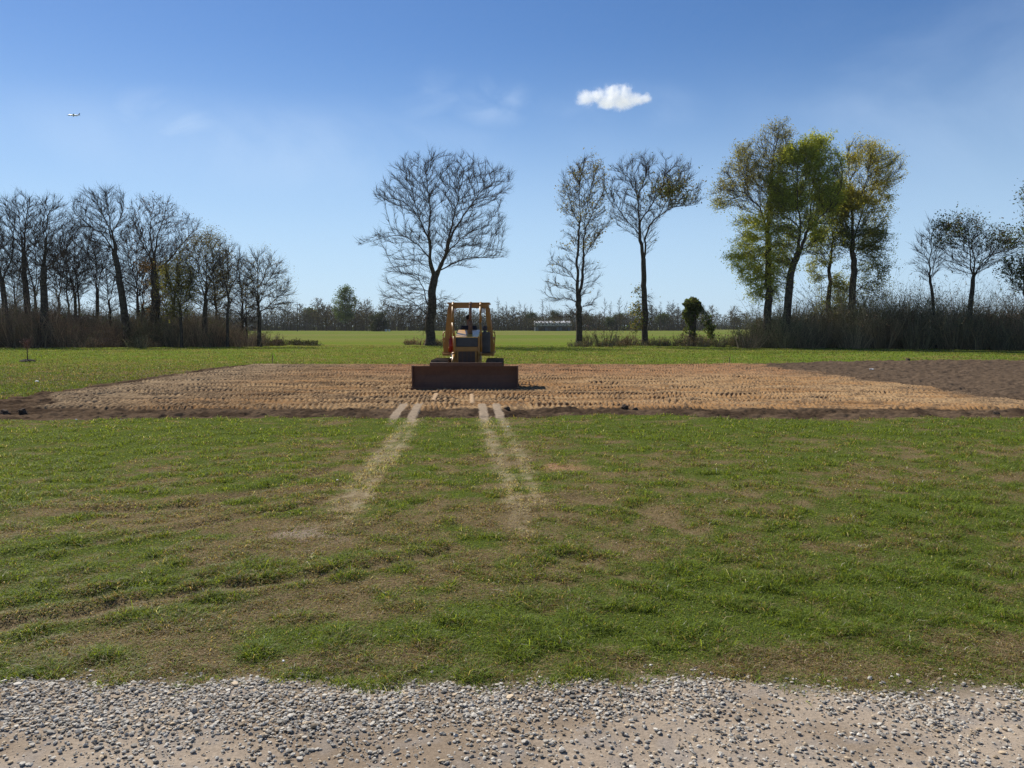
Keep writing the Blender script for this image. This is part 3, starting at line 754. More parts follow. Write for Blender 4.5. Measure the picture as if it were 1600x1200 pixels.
px_tree('vine_hung_tree', 64, 1606, 549,
    [[(1606, 549), (1604, 480), (1600, 420), (1606, 370), (1610, 310)], [(1602, 440), (1588, 425, .6), (1578, 418, .8)], [(1600, 420), (1625, 400), (1640, 380)]],
    [(1572, 440), (1575, 412), (1592, 405), (1596, 350), (1594, 305), (1615, 290), (1650, 320), (1655, 420), (1625, 460), (1585, 465)],
    'dark leafy tree cut off by the right edge of the photo', .24, natt=1300, seed=25, ntw=5, tl=1.05,
    leaf=dict(n=6500, size=.09, cols=DG, spread=.2, clump=.5))

# trees on the left
px_tree('bare_tree', 74, 6, 541,
    [[(6, 541), (8, 480), (2, 430), (-8, 380), (-12, 330)], [(4, 440), (14, 400, .8), (12, 360, 1), (16, 330, 1)]],
    [(-70, 400), (-60, 330), (-20, 308), (15, 315), (28, 345), (20, 400), (8, 440), (-30, 430)],
    'bare tree leaning in from the left edge of the photo', .28, natt=1500, seed=31, ntw=5)
px_tree('bare_tree', 76, 40, 541,
    [[(45, 541), (44, 500), (41, 460), (38, 420), (38, 390)], [(38, 400), (28, 370, .6), (20, 345, 1), (18, 325, 1)], [(38, 395), (44, 365, -.6), (48, 335, -.6), (50, 315, 0)], [(40, 430), (20, 400, -1), (8, 375, -1.2)]],
    [(0, 375), (0, 325), (20, 308), (50, 305), (72, 318), (68, 370), (50, 400), (20, 405)],
    'bare tree with two upright forks, second from the left edge', .33, natt=1700, seed=33, ntw=5)
px_tree('bare_tree', 72, 68, 542,
    [[(68, 542), (69, 500), (69, 440), (70, 400), (72, 365)], [(70, 400), (60, 370, .8), (56, 340, 1)], [(72, 370), (82, 345, -.8), (90, 325, -1)], [(70, 420), (90, 395, 1), (105, 370, 1.4)], [(69, 440), (52, 420, -1), (44, 400, -1.2)]],
    [(42, 400), (48, 340), (62, 312), (85, 310), (108, 325), (118, 365), (108, 410), (80, 430), (50, 425)],
    'dark bare tree with a straight trunk and dense twiggy crown, third from the left edge', .36, natt=2000, seed=35, ntw=5)
px_tree('bare_tree', 84, 148, 541,
    [[(150, 541), (152, 500), (152, 460), (150, 420), (148, 395)], [(152, 450), (138, 420, .6), (128, 395, .8)], [(152, 450), (165, 420, -.6), (172, 400, -1)]],
    [(118, 430), (125, 385), (150, 375), (178, 390), (180, 430), (160, 450), (135, 450)],
    'smaller bare tree seen between the two largest left trees', .22, natt=1200, seed=36, ntw=5)
px_tree('bare_tree', 73, 200, 541,
    [[(201, 541), (196, 500), (190, 455), (183, 410), (176, 370), (171, 335), (166, 305)], [(180, 390), (165, 365, -1), (145, 350, -1.6), (130, 335, -1.6)], [(174, 360), (185, 335, .8), (190, 315, 1)],
     [(178, 380), (160, 350, 1), (142, 325, 1.6), (135, 310, 1.6)], [(188, 440), (170, 415, -1), (150, 402, -1.6)]],
    [(112, 360), (118, 315), (130, 302), (150, 308), (160, 290), (180, 296), (195, 318), (200, 350), (192, 390), (170, 400), (140, 400), (118, 385)],
    'tall bare tree with a left-leaning trunk, highest crown on the left side', .36, natt=2600, seed=37, ntw=5)
px_tree('bare_tree', 75, 243, 542,
    [[(246, 542), (243, 490), (242, 440), (240, 400)], [(240, 405), (238, 365, -.5), (240, 335, -.5), (242, 320, 0)], [(241, 420), (222, 385, .9), (208, 355, 1.4), (200, 335, 1.4)], [(242, 425), (262, 400, 1), (280, 370, 1.6), (298, 352, 1.8)],
     [(240, 395), (255, 365, -1), (268, 340, -1.4), (270, 325, -1.2)], [(243, 440), (262, 425, -1.2), (285, 408, -1.6)], [(241, 410), (228, 375, -1.2), (218, 345, -1.5)]],
    [(198, 400), (196, 330), (215, 314), (245, 311), (270, 315), (282, 335), (305, 350), (310, 365), (298, 400), (285, 425), (255, 430), (225, 425), (205, 400)],
    'big fan-shaped bare tree with ivy-thick trunk, right of the left-leaning tree', .48, natt=3200, seed=39, ntw=3,
    polys2=[([(232, 500), (232, 430), (252, 430), (254, 500)], .08)],
    leaf=dict(n=3000, size=.08, cols=[(.10, .06, .035), (.07, .05, .03)], spread=.2, mask=lambda t, r: np.exp(-(t[:, 0] / .8) ** 2) * (t[:, 2] < 7.5) + .01))
px_tree('budding_tree', 70, 283, 543,
    [[(284, 543), (283, 500), (280, 460), (276, 430)], [(282, 480), (290, 450, .6), (295, 430, .8)], [(281, 465), (268, 445, -.6), (262, 435, -.8)]],
    [(252, 470), (255, 430), (275, 410), (300, 415), (308, 450), (300, 490), (265, 500)],
    'low tree with pale yellow green buds in front of the fan-shaped tree', .15, natt=1000, seed=40, ntw=5, tl=1.05, step=.32,
    leaf=dict(n=8000, size=.065, cols=[(.17, .17, .05), (.13, .12, .045)], spread=.2, clump=.4))
px_tree('budding_tree', 72, 320, 543,
    [[(320, 543), (320, 500), (321, 460), (322, 425), (320, 390)], [(321, 470), (308, 440, .8), (298, 405, 1)], [(321, 465), (335, 435, -.8), (346, 405, -1)], [(321, 440), (312, 405, -.8), (308, 380, -.8)]],
    [(282, 440), (288, 395), (302, 375), (322, 368), (345, 375), (360, 400), (362, 450), (345, 480), (300, 485)],
    'upright multi-limbed tree with olive buds, middle of the shorter left trees', .25, natt=2200, seed=41, ntw=5, tl=1.05,
    leaf=dict(n=9000, size=.06, cols=[(.13, .12, .045), (.10, .08, .04)], spread=.2, clump=.3))
px_tree('budding_tree', 71, 355, 543,
    [[(356, 543), (355, 500), (356, 450), (355, 400), (353, 378)], [(355, 460), (366, 430, .6), (372, 400, .8)], [(356, 450), (347, 425, -.6), (343, 405, -.6)]],
    [(338, 450), (340, 395), (352, 372), (368, 385), (382, 405), (380, 455), (360, 480)],
    'narrow wispy tree standing just left of the last short tree', .15, natt=1000, seed=42, ntw=5, tl=1.05)
px_tree('budding_tree', 72, 404, 543,
    [[(405, 543), (405, 500), (404, 455), (403, 420), (402, 400)], [(404, 480), (392, 445, .8), (384, 420, 1)], [(404, 475), (420, 445, -.8), (434, 425, -1)], [(404, 490), (425, 470, .8), (442, 455, 1)], [(404, 450), (412, 420, .8), (418, 408, .8)]],
    [(372, 460), (375, 415), (395, 395), (420, 397), (442, 415), (455, 450), (458, 475), (435, 490), (385, 490)],
    'rounded airy bare tree at the right end of the left tree group', .20, natt=1900, seed=43, ntw=5, tl=1.055, step=.34,
    leaf=dict(n=2500, size=.05, cols=BUD, spread=.15))
for bx, tx, ty, sd, lab in ((92, 96, 372, 71, 'mid-height bare tree crowding the right side of the third left tree'), (24, 20, 392, 72, 'mid-height bare tree between the two trees nearest the left edge'), (172, 164, 398, 73, 'mid-height bare tree against the trunk of the left-leaning tree'), (222, 226, 402, 74, 'mid-height bare tree left of the fan-shaped tree trunk')):
    px_tree('bare_tree', 79, bx, 541, [[(bx, 541), (bx, 490), ((bx + tx) / 2, 450), (tx, ty + 25)], [(bx, 480), (bx - 12, 445, .8), (bx - 20, ty + 30, 1)], [(bx, 470), (bx + 12, 440, -.8), (bx + 22, ty + 25, -1)]],
        [(bx - 30, ty + 75), (bx - 30, ty + 20), (tx, ty - 4), (bx + 30, ty + 15), (bx + 32, ty + 70), (bx, ty + 100)], lab, .17, natt=1400, seed=sd, ntw=5, tl=1.05)
for bx, tx, ty, sd, w, lab in ((-22, -20, 350, 81, 46, 'bare tree of the second row, half outside the left edge'), (56, 54, 350, 82, 44, 'second row bare tree seen between the two straight left trunks'), (118, 116, 345, 83, 46, 'second row bare tree filling the gap before the left-leaning tree'), (216, 212, 352, 84, 42, 'second row bare tree between the left-leaning and the fan-shaped tree'),
                               (270, 276, 378, 85, 36, 'second row bare tree behind the low yellow green budding tree, taller than it'), (338, 336, 392, 86, 30, 'second row bare tree behind the olive budding tree'), (378, 380, 405, 87, 26, 'second row bare tree left of the rounded airy tree')):
    px_tree('bare_tree', 86, bx, 538, [[(bx, 538), (bx, 490), ((bx + tx) / 2, 450), (tx, ty + 35)], [(bx, 475), (bx - w * .3, 440, .8), (bx - w * .6, ty + 45, 1)], [(bx, 465), (bx + w * .3, 435, -.8), (bx + w * .65, ty + 40, -1)], [(bx, 450), (bx - w * .15, 410, -.8), (bx - w * .3, ty + 20, -1)]],
        [(bx - w, ty + 80), (bx - w * .9, ty + 30), (tx - w * .4, ty), (tx + w * .3, ty - 3), (bx + w * .9, ty + 25), (bx + w, ty + 75), (bx + w * .4, ty + 115), (bx - w * .5, ty + 115)], lab, .19, natt=1500, seed=sd, ntw=5, tl=1.1)
for k, (bx, tx, ty, sd) in enumerate([(108, 104, 400, 51), (262, 258, 440, 52), (338, 334, 410, 53), (386, 384, 440, 54), (125, 120, 395, 55)]):
    px_tree('bare_tree', 80 + k, bx, 541, [[(bx, 541), (bx - 1, 490), (tx, ty + 30), (tx, ty)]],
        [(bx - 22, ty + 60), (bx - 18, ty + 10), (bx, ty - 6), (bx + 18, ty + 10), (bx + 22, ty + 60), (bx, ty + 85)],
        ['thin bare tree behind the gap left of the left-leaning tree, farther left of two', 'thin bare tree behind the low yellow green budding tree', 'thin bare tree squeezed between the two tallest short trees', 'thin bare tree behind the left flank of the rounded airy tree', 'thin bare tree behind the gap left of the left-leaning tree, nearer the leaning trunk'][k],
        .13, natt=700, seed=sd, ntw=5, tl=1.05)

# vine-covered stump
def stump():
    d = 76; b = at(1079, 541, d); org = Vector((b.x, d, 0)); r = np.random.RandomState(61)
    o = empty('vine_covered_stump', org, 'broken trunk smothered in dark hanging vines, alone between the bare trees and the right clump', 'tree stump')
    top = at(1083, 466, d) - org
    L = np.array([[0, 0, -.1], [.1, 0, .8], [.22, 0, 2.2], [top.x, 0, top.z - .4]]); n = 14
    t = np.linspace(0, 1, n); zz = np.interp(t, [0, .25, .55, 1], L[:, 2]); xx = np.interp(t, [0, .25, .55, 1], L[:, 0]); P = np.stack([xx, 0 * xx, zz], 1)
    R = .36 - .14 * t + .22 * np.exp(-t * 12); T = np.tile([[0, 0, 1.]], (n - 1, 1))
    Vt, Ft = tubes(P[:-1], P[1:], R[:-1], R[1:], T, T, 10)
    link('trunk', npmesh('trunk', Vt, [Ft.reshape(-1, 4)], smooth=True), M_bark, o)
    # leaf drapes
    zt = top.z; xs_, ys_, zs_ = [], [], []
    for k in range(100):                      # hanging strands of vine
        a = r.rand() * 6.283; q = r.rand() ** .6 * .66; z0 = zt * (.80 + .20 * r.rand()) + .25 - .5 * q; Ls = (.4 + 2.3 * r.rand() ** 2.2) * (.5 + .5 * vnoise(np.array([a * 1.5]), np.array([0.]), 68)[0] * 2)
        m = int(70 * Ls); t = r.rand(m); out = q + .20 * np.sin(t * 2) * (1 - .6 * t)
        xs_.append(np.interp(z0 - t * Ls, [0, zt], [0, top.x]) + np.cos(a) * out + r.randn(m) * .07); ys_.append(np.sin(a) * out + r.randn(m) * .07); zs_.append(z0 - t * Ls)
    x, y, z = [np.concatenate(q_) for q_ in (xs_, ys_, zs_)]
    # long trailing sweep to the right
    m2 = 2200; s = r.rand(m2); x2 = top.x + .15 + s * 1.8 + r.randn(m2) * .10; z2 = zt * (.80 - .62 * s ** 1.3) + np.abs(r.randn(m2)) * (-.55) + .5 + r.randn(m2) * .2; y2 = r.randn(m2) * .5
    C = np.stack([np.r_[x, x2], np.r_[y, y2], np.maximum(np.r_[z, z2], .2)], 1)
    C += (fbm(C[:, 0] + 9, C[:, 2], 2.2, 2, 66) - .5)[:, None] * np.array([[.9, .3, .3]])
    keep = fbm(C[:, 0] + 20, C[:, 2] + C[:, 1], 2.5, 2, 67) > .41; C = C[keep]; M_ = len(C)
    sz = (.05 + .07 * r.rand(M_))[:, None]; a_ = nrm(r.randn(M_, 3) + np.array([0, 0, -1.2])); b_ = nrm(np.cross(a_, r.randn(M_, 3)))
    V = np.stack([C - a_ * sz, C + b_ * sz * .6, C + a_ * sz, C - b_ * sz * .6], 1).reshape(-1, 3)
    c = np.array(DG)[r.randint(0, 3, M_)] * (.7 + .6 * r.rand(M_))[:, None]
    link('vines', npmesh('vines', V, [np.arange(M_)[:, None] * 4 + np.array([[0, 1, 2, 3]])], np.repeat(c, 4, 0)), M_leaf, o)
stump()

# ------------------------------------------------------------------ THICKETS (uncountable brush)
def brush(name, spots, label, seed, leaf_cols, leaf_n, stem_mul=1.0):
    """spots: array rows x, y, height, radius"""
    r = np.random.RandomState(seed); sp = np.array(spots); nS = len(sp)
    k = int(70 * stem_mul); src = np.repeat(np.arange(nS), k); m = len(src)
    a = r.rand(m) * 6.283; q = r.rand(m) ** .5
    B = np.stack([sp[src, 0] + np.cos(a) * q * sp[src, 3] * .6, sp[src, 1] + np.sin(a) * q * sp[src, 3] * .6, np.zeros(m)], 1); B[:, 2] = relief(B[:, 0], B[:, 1]) - .05
    H = sp[src, 2] * (.45 + .6 * r.rand(m)); d1 = nrm(np.stack([np.cos(a) * .35, np.sin(a) * .35, np.ones(m)], 1) + r.randn(m, 3) * .18)
    P1 = B + d1 * (H * .5)[:, None]; d2 = nrm(d1 + r.randn(m, 3) * .3); P2 = P1 + d2 * (H * .5)[:, None]
    rr = .013 + .024 * r.rand(m) ** 2
    V1, F1 = tubes(B, P1, rr, rr * .7, d1, d1, 3); V2, F2 = tubes(P1, P2, rr * .7, rr * 0, d2, d2, 3, cone=True)
    kk = 5; s2 = np.repeat(np.arange(m), kk); t = r.rand(len(s2))[:, None]
    C0 = np.where(t < .5, B[s2] + (P1[s2] - B[s2]) * (t * 2), P1[s2] + (P2[s2] - P1[s2]) * (t * 2 - 1)); d3 = nrm(d2[s2] * .7 + r.randn(len(s2), 3) * .8)
    L = (.3 + .7 * r.rand(len(s2)))[:, None] * np.clip(H[s2][:, None] * .28, .25, 1.1); C1 = C0 + d3 * L; r3 = np.full(len(s2), .010)
    V3, F3 = tubes(C0, C1, r3, r3 * 0, d3, d3, 3, cone=True)
    o1 = len(V1); o2 = o1 + len(V2); Vc = np.concatenate([V1, V2, V3]); cs = lerp((.11, .088, .068), (.36, .30, .23), r.rand(m) ** 2); hue = sst(.3, .7, fbm(sp[src, 0], sp[src, 1] * .5, .22, 2, 188)); cs = 1.3 * cs * (lerp((1.06, .92, .80), (.80, .88, .66), hue)) * (.6 + .9 * fbm(sp[src, 0] + 40, sp[src, 1], .3, 2, 189))[:, None]
    cc = np.concatenate([np.repeat(cs, 6, 0), np.repeat(cs, 4, 0), np.repeat(cs[s2], 4, 0)])
    nl = leaf_n; w = L[:, 0] / L.sum(); sel = r.choice(len(s2), nl, p=w); Cl = C0[sel] + (C1[sel] - C0[sel]) * r.rand(nl)[:, None] + r.randn(nl, 3) * .07
    s = (.03 + .045 * r.rand(nl))[:, None]; a_ = nrm(r.randn(nl, 3)); b_ = nrm(np.cross(a_, r.randn(nl, 3)))
    Vl = np.stack([Cl - a_ * s, Cl + b_ * s * .55, Cl + a_ * s, Cl - b_ * s * .55], 1).reshape(-1, 3)
    lc = np.array(leaf_cols); ci = (sst(.25, .75, fbm(Cl[:, 0], Cl[:, 1] + Cl[:, 2], .35, 2, seed)) * len(lc) * .999 + r.rand(nl) * .8 - .4).clip(0, len(lc) - 1).astype(int)
    c = lc[ci] * (.65 + .7 * r.rand(nl))[:, None]
    fl = np.arange(nl)[:, None] * 4 + np.array([[0, 1, 2, 3]]) + len(Vc)
    me = npmesh(name, np.concatenate([Vc, Vl]), [np.concatenate([F1.reshape(-1, 4)]), np.concatenate([(F2 + o1).reshape(-1, 3), (F3 + o2).reshape(-1, 3)]), fl], np.concatenate([cc, np.repeat(c, 4, 0)]))
    return tag(link(name, me, M_brush), label, 'undergrowth', kind='stuff')
r = np.random.RandomState(90)
LC = [(.16, .12, .085), (.18, .16, .085), (.13, .15, .07), (.22, .145, .095), (.12, .125, .07)]
def row(x0, x1, d0, d1, n, h0, h1, r0=1.0, topf=None):
    out = []
    for i in range(n):
        px = x0 + (x1 - x0) * r.rand(); t = (px - x0) / (x1 - x0); d = d0 + (d1 - d0) * t + r.rand() * 9
        h = h0 + (h1 - h0) * r.rand() ** .8
        h *= .62 + .76 * float(vnoise(np.array([px / 34.]), np.array([d * .12]), 87)[0])
        if topf: h = min(h * 1.0, topf(px) * (.6 + .5 * r.rand()) * (.34 + 1.10 * float(vnoise(np.array([px / 75.]), np.array([3.3]), 86)[0])))
        out.append(((px - 800) / F * d, d, h, r0 + r.rand() * .9))
    return out
ltop = lambda px: np.interp(px, [-150, 0, 60, 150, 260, 330, 400, 440], [8.6, 8.6, 8.0, 7.2, 6.8, 5.2, 3.0, 1.2])
brush('thicket', row(-230, 425, 71, 71, 150, 2.2, 6.5, 1.2, ltop), 'dark bare tangle of brush beneath the left trees', 91, LC, 60000, 1.0)
brush('brambles', row(-200, 260, 69, 69, 60, .8, 1.8, .9), 'low rusty brown brambles along the foot of the left trees', 92, [(.13, .075, .05), (.11, .08, .05), (.09, .085, .04)], 18000, .9)
brush('young_growth', row(-200, 330, 73, 73, 70, 4.0, 10, 1.5, lambda px: np.interp(px, [-200, 130, 330], [10.5, 9.0, 7.0])), 'thin grey saplings and vines filling the gaps between the left trunks', 89, LC, 42000, .55)
rtop = lambda px: np.interp(px, [1170, 1200, 1260, 1300, 1380, 1420, 1500, 1560, 1620, 1750], [2.0, 6.9, 6.6, 6.3, 6.2, 7.4, 6.4, 6.8, 7.8, 7.4])
brush('thicket', row(1178, 1760, 70, 58, 170, 2.4, 6.5, 1.2, rtop), 'dense dark brown and olive brush beneath the right trees', 93, LC, 90000, 1.2)
brush('young_growth', row(1200, 1720, 72, 62, 34, 4.5, 8.5, 1.5), 'thin grey saplings sticking up above the right thicket', 88, LC, 12000, .5)
brush('brambles', row(1165, 1300, 68, 66, 22, 1.0, 2.6, .8), 'pale green leafy shrubs at the left foot of the right tree clump', 94, [(.10, .12, .045), (.13, .13, .06)], 14000, .8)
brush('dry_weeds', row(900, 1180, 72, 72, 30, .4, 1.7, .6) + row(640, 700, 74, 74, 5, .4, .9, .5),
      'waist high rusty dry weeds along the line of the middle trees', 95, [(.28, .16, .10), (.24, .18, .10), (.16, .17, .07)], 12000, .8)
brush('dry_weeds', row(400, 490, 74, 77, 12, .3, .8, .9), 'low dark weeds on the ditch bank right of the left tree group', 96, [(.06, .06, .03), (.08, .08, .035)], 6000, .6)

# ------------------------------------------------------------------ FAR WOOD
def far_proto(seed, h, w, R, nat, leaf, tw=.035, clean=.25):
    r = np.random.RandomState(seed)
    a = r.rand(nat) * 6.283; q = r.rand(nat) ** .5; z = clean + (1 - clean) * r.rand(nat)
    prof = np.sin(np.clip((z - clean) / (1 - clean), 0.03, 1) * 2.7 + .25) ** .6
    A = np.stack([np.cos(a) * q * w * prof, np.sin(a) * q * w * prof, z * h], 1)
    return build_tree_data([[(0, 0, -.3), (r.randn() * .2, 0, h * .45), (r.randn() * .4, 0, h * .85)]], A, R, r, step=.75, infl=5, kill=1.1, iters=30, ntw=3, tl=1.6, tw_r=tw, leaf=leaf, thick=.10)[:2]
FL1 = [(.075, .065, .05), (.06, .06, .045)]; FLG = [(.035, .055, .030), (.05, .07, .03)]
protos = {
 'bare': [far_proto(400 + i, h, w, .24, 260, dict(n=700, size=.22, cols=FL1, spread=.4)) for i, (h, w) in enumerate([(10.5, 3.6), (9, 3.8), (11.5, 3.2), (8, 3.4)])],
 'slim': [far_proto(420 + i, h, 1.7, .16, 120, None, .03, .35) for i, h in enumerate([15.5, 14, 16.5])],
 'green': [far_proto(430 + i, h, w, .26, 240, dict(n=4200, size=.26, cols=FLG, spread=.5, clump=.25), .03, .3) for i, (h, w) in enumerate([(9.5, 3.4), (8, 3.2)])],
 'pine': [far_proto(440, 17, 4.6, .34, 420, dict(n=7500, size=.26, cols=[(.05, .085, .04), (.075, .11, .045)], spread=.6, clump=.5), .03, .28)],
 'bush': [far_proto(450, 5.4, 2.6, .2, 160, dict(n=4200, size=.26, cols=[(.02, .028, .018)], spread=.4), .03, .02)],
}
def far_tree(kind, px, d, sc, label, group, rz):
    mt, mc = protos[kind][int(rz * 10) % len(protos[kind])]
    x = (px - 800) / F * d
    o = empty({'bare': 'far_tree', 'slim': 'far_tree', 'green': 'far_evergreen', 'pine': 'pine_tree', 'bush': 'evergreen_shrub'}[kind], (x, d, -.05), label, 'tree' if kind != 'bush' else 'shrub', group, rz)
    o.scale = (sc, sc, sc)
    for nm, me in (('trunk', mt), ('crown', mc)):
        c = bpy.data.objects.new(nm, me); COL.objects.link(c); c.parent = o
        if len(me.materials) == 0:
            for m in ([M_bark] if nm == 'trunk' else [M_twig, M_leaf]): me.materials.append(m)
r = np.random.RandomState(97)
hf = lambda px: np.interp(px, [420, 470, 500, 560, 640, 700, 760, 850, 950, 1050, 1110, 1125, 1180, 1250], [.95, 1.05, 1.0, 1.15, 1.05, .95, .85, .9, .85, .85, .85, .7, .6, .7])
i = 0; px = -60.0
GB = 'bare trees of the wood across the far field'; GG = 'evergreens of the wood across the far field'; GS = 'tall thin trees above the far wood'
while px < 1660:
    inside = 430 < px < 1190
    stepx = 8.5 if inside else 22
    d = 342 + r.rand() * 36
    if 1112 < px < 1190: d += 120
    kind = 'green' if r.rand() < .14 else 'bare'
    sc = hf(px) * (.72 + .35 * r.rand()) * d / 345
    far_tree(kind, px, d, sc, 'bushy dark evergreen crown within the wood across the far field' if kind == 'green' else 'hazy bare grey brown tree within the wood across the far field', GG if kind == 'green' else GB, r.rand() * 6.28)
    px += stepx * (.6 + .8 * r.rand())
for px in [778, 790, 801, 812, 820, 829, 846, 852, 944, 953, 967, 976, 1030, 1042, 1050, 1056]:
    far_tree('slim', px + r.rand() * 2, 338 + r.rand() * 20, .85 * (.85 + .22 * r.rand()), 'tall thin bare tree poking above the wood across the far field', GS, r.rand() * 6.28)
for px in (832, 841, 849, 856, 866, 873, 883, 890):
    far_tree('bare', px + r.rand() * 2, 314 + r.rand() * 5, .34 + .20 * r.rand(), 'spindly bare tree standing in front of the white-roofed shed', 'thin trees in front of the shed', r.rand() * 6.28)
for px, sc_ in ((511, 1.25), (556, 1.20), (574, 1.05), (498, 1.1)):
    far_tree('bare', px, 338, sc_, {511: 'rounded bare tree left of the dark green pine above the far wood', 556: 'rounded bare tree close right of the dark green pine above the far wood', 574: 'lower bare tree second right of the dark green pine above the far wood', 498: 'bare tree second left of the dark green pine above the far wood'}[px], None, px * .1)
far_tree('pine', 540, 330, 1.0, 'dark green pine standing above the far wood left of the lone elm', None, .3)
far_tree('bush', 592, 300, 1.05, 'round almost black evergreen bush at the field edge left of the lone elm', None, 1.3)
for k, px in enumerate([1075 + 9, 1146, 1165]):
    far_tree('bare', px, 390, [.9, .95, .8][k], ['round-crowned bare tree peeping out right of the vine-covered stump', 'round-headed bare tree on the low horizon, left of two before the right clump', 'round-headed bare tree on the low horizon, right of two before the right clump'][k], None, .4 + k)
def far_brush():
    r = np.random.RandomState(98); m = 15000
    px = -80 + 1780 * r.rand(m); d = 339 + 50 * r.rand(m) + np.where((px > 1112) & (px < 1190), 110, 0); x = (px - 800) / F * d
    H = (5.0 + 3.6 * r.rand(m)) * np.interp(px, [640, 760], [1.18, 1.0]) * np.interp(px, [430, 1100, 1120, 1190], [1, .95, .8, .8]) * (.8 + .4 * fbm(x, d, .09, 2, 99))
    B = np.stack([x, d, np.full(m, -.2)], 1); T = np.stack([r.randn(m) * .9, r.randn(m) * .9, H], 1); dr = nrm(T); rr = .05 + .06 * r.rand(m)
    V1, F1 = tubes(B, B + T, rr, rr * 0, dr, dr, 3, cone=True)
    nl = 60000; sel = r.randint(0, m, nl); C = B[sel] + T[sel] * (.12 + .9 * r.rand(nl))[:, None] + r.randn(nl, 3) * .8; C[:, 2] = np.maximum(C[:, 2], .1)
    s = (.16 + .24 * r.rand(nl))[:, None]; a_ = nrm(r.randn(nl, 3)); b_ = nrm(np.cross(a_, r.randn(nl, 3)))
    Vl = np.stack([C - a_ * s, C + b_ * s * .6, C + a_ * s, C - b_ * s * .6], 1).reshape(-1, 3)
    cs = lerp((.07, .06, .052), (.15, .13, .10), r.rand(m)); lc = lerp((.065, .072, .045), (.12, .10, .075), r.rand(nl))
    me = npmesh('far_wood', np.concatenate([V1, Vl]), [F1.reshape(-1, 3), np.arange(nl)[:, None] * 4 + np.array([[0, 1, 2, 3]]) + len(V1)], np.concatenate([np.repeat(cs, 4, 0), np.repeat(lc, 4, 0)]))
    tag(link('far_wood', me, M_brush), 'dim grey brown wood edge across the far field', 'wood', kind='stuff')
far_brush()

# ------------------------------------------------------------------ bmesh part helpers
def bx(bm, x0, x1, y0, y1, z0, z1, bev=0):
    m = Matrix.Translation(((x0 + x1) / 2, (y0 + y1) / 2, (z0 + z1) / 2)) @ Matrix.Diagonal((x1 - x0, y1 - y0, z1 - z0, 1))
    ret = bmesh.ops.create_cube(bm, size=1, matrix=m)
    if bev > 0:
        es = list({e for v in ret['verts'] for e in v.link_edges})
        bmesh.ops.bevel(bm, geom=es, offset=bev, segments=2, affect='EDGES', profile=.7)
def cyl(bm, a, b, r0, r1=None, seg=14, cap=True):
    a, b = Vector(a), Vector(b); r1 = r0 if r1 is None else r1; d = b - a
    m = Matrix.Translation((a + b) / 2) @ d.to_track_quat('Z', 'Y').to_matrix().to_4x4()
    bmesh.ops.create_cone(bm, cap_ends=cap, segments=seg, radius1=r0, radius2=max(r1, 1e-4), depth=d.length, matrix=m)
def path(bm, pts, r, seg=10):
    for a, b in zip(pts[:-1], pts[1:]): cyl(bm, a, b, r, seg=seg)
    for p in pts[1:-1]: bmesh.ops.create_uvsphere(bm, u_segments=seg, v_segments=6, radius=r, matrix=Matrix.Translation(p))
def beam(bm, a, b, w, d):
    """box beam from a to b, w across x, d along y"""
    a, b = Vector(a), Vector(b); vs = []
    for p in (a, b):
        for sx, sy in ((-1, -1), (1, -1), (1, 1), (-1, 1)): vs.append(bm.verts.new((p.x + sx * w / 2, p.y + sy * d / 2, p.z)))
    for f in ((0, 1, 2, 3), (7, 6, 5, 4), (0, 4, 5, 1), (1, 5, 6, 2), (2, 6, 7, 3), (3, 7, 4, 0)): bm.faces.new([vs[i] for i in f])
def part(name, fn, mat, parent=None, smooth=False):
    bm = bmesh.new(); fn(bm); bmesh.ops.recalc_face_normals(bm, faces=bm.faces)
    me = bpy.data.meshes.new(name); bm.to_mesh(me); bm.free()
    if smooth: me.shade_smooth()
    return link(name, me, mat, parent)

M_yel = mat_noise('worn_yellow_paint', (.27, .122, .013), (.34, .16, .020), scale=3, rough=.42, bump=.15, spec=.5, c3=(.17, .07, .022))
M_yelt = mat_noise('glare_bright_hood_paint', (.66, .36, .06), (.74, .44, .10), scale=4, rough=.22, bump=.05, spec=.7)  # hood yellow lightened: the bright sky reflection is put into its colour
M_rust = mat_noise('rusty_brown_steel', (.075, .034, .020), (.12, .055, .032), scale=4, rough=.62, bump=.3, spec=.4, c3=(.075, .04, .03))
M_steel = mat_noise('worn_steel', (.16, .13, .11), (.26, .22, .19), scale=9, rough=.45, metal=.7, bump=.3)
M_track = mat_noise('muddy_track_steel', (.055, .042, .035), (.17, .11, .07), scale=6, rough=.8, bump=.5, metal=.2)
M_blk = mat_noise('black_paint', (.012, .012, .016), (.03, .03, .036), scale=6, rough=.4, bump=.1, spec=.5)
M_red = mat_noise('red_enamel', (.28, .02, .015), (.36, .035, .02), scale=6, rough=.35, bump=.05)
M_pipe = mat_noise('rusted_exhaust', (.13, .065, .035), (.22, .12, .07), scale=12, rough=.8, bump=.3)
M_lens = mat_noise('lamp_glass', (.5, .5, .48), (.7, .7, .66), scale=20, rough=.12, bump=.02, spec=.8)
M_chrome = mat_noise('cylinder_rod', (.6, .55, .45), (.75, .7, .6), scale=10, rough=.2, metal=.9, bump=.02)

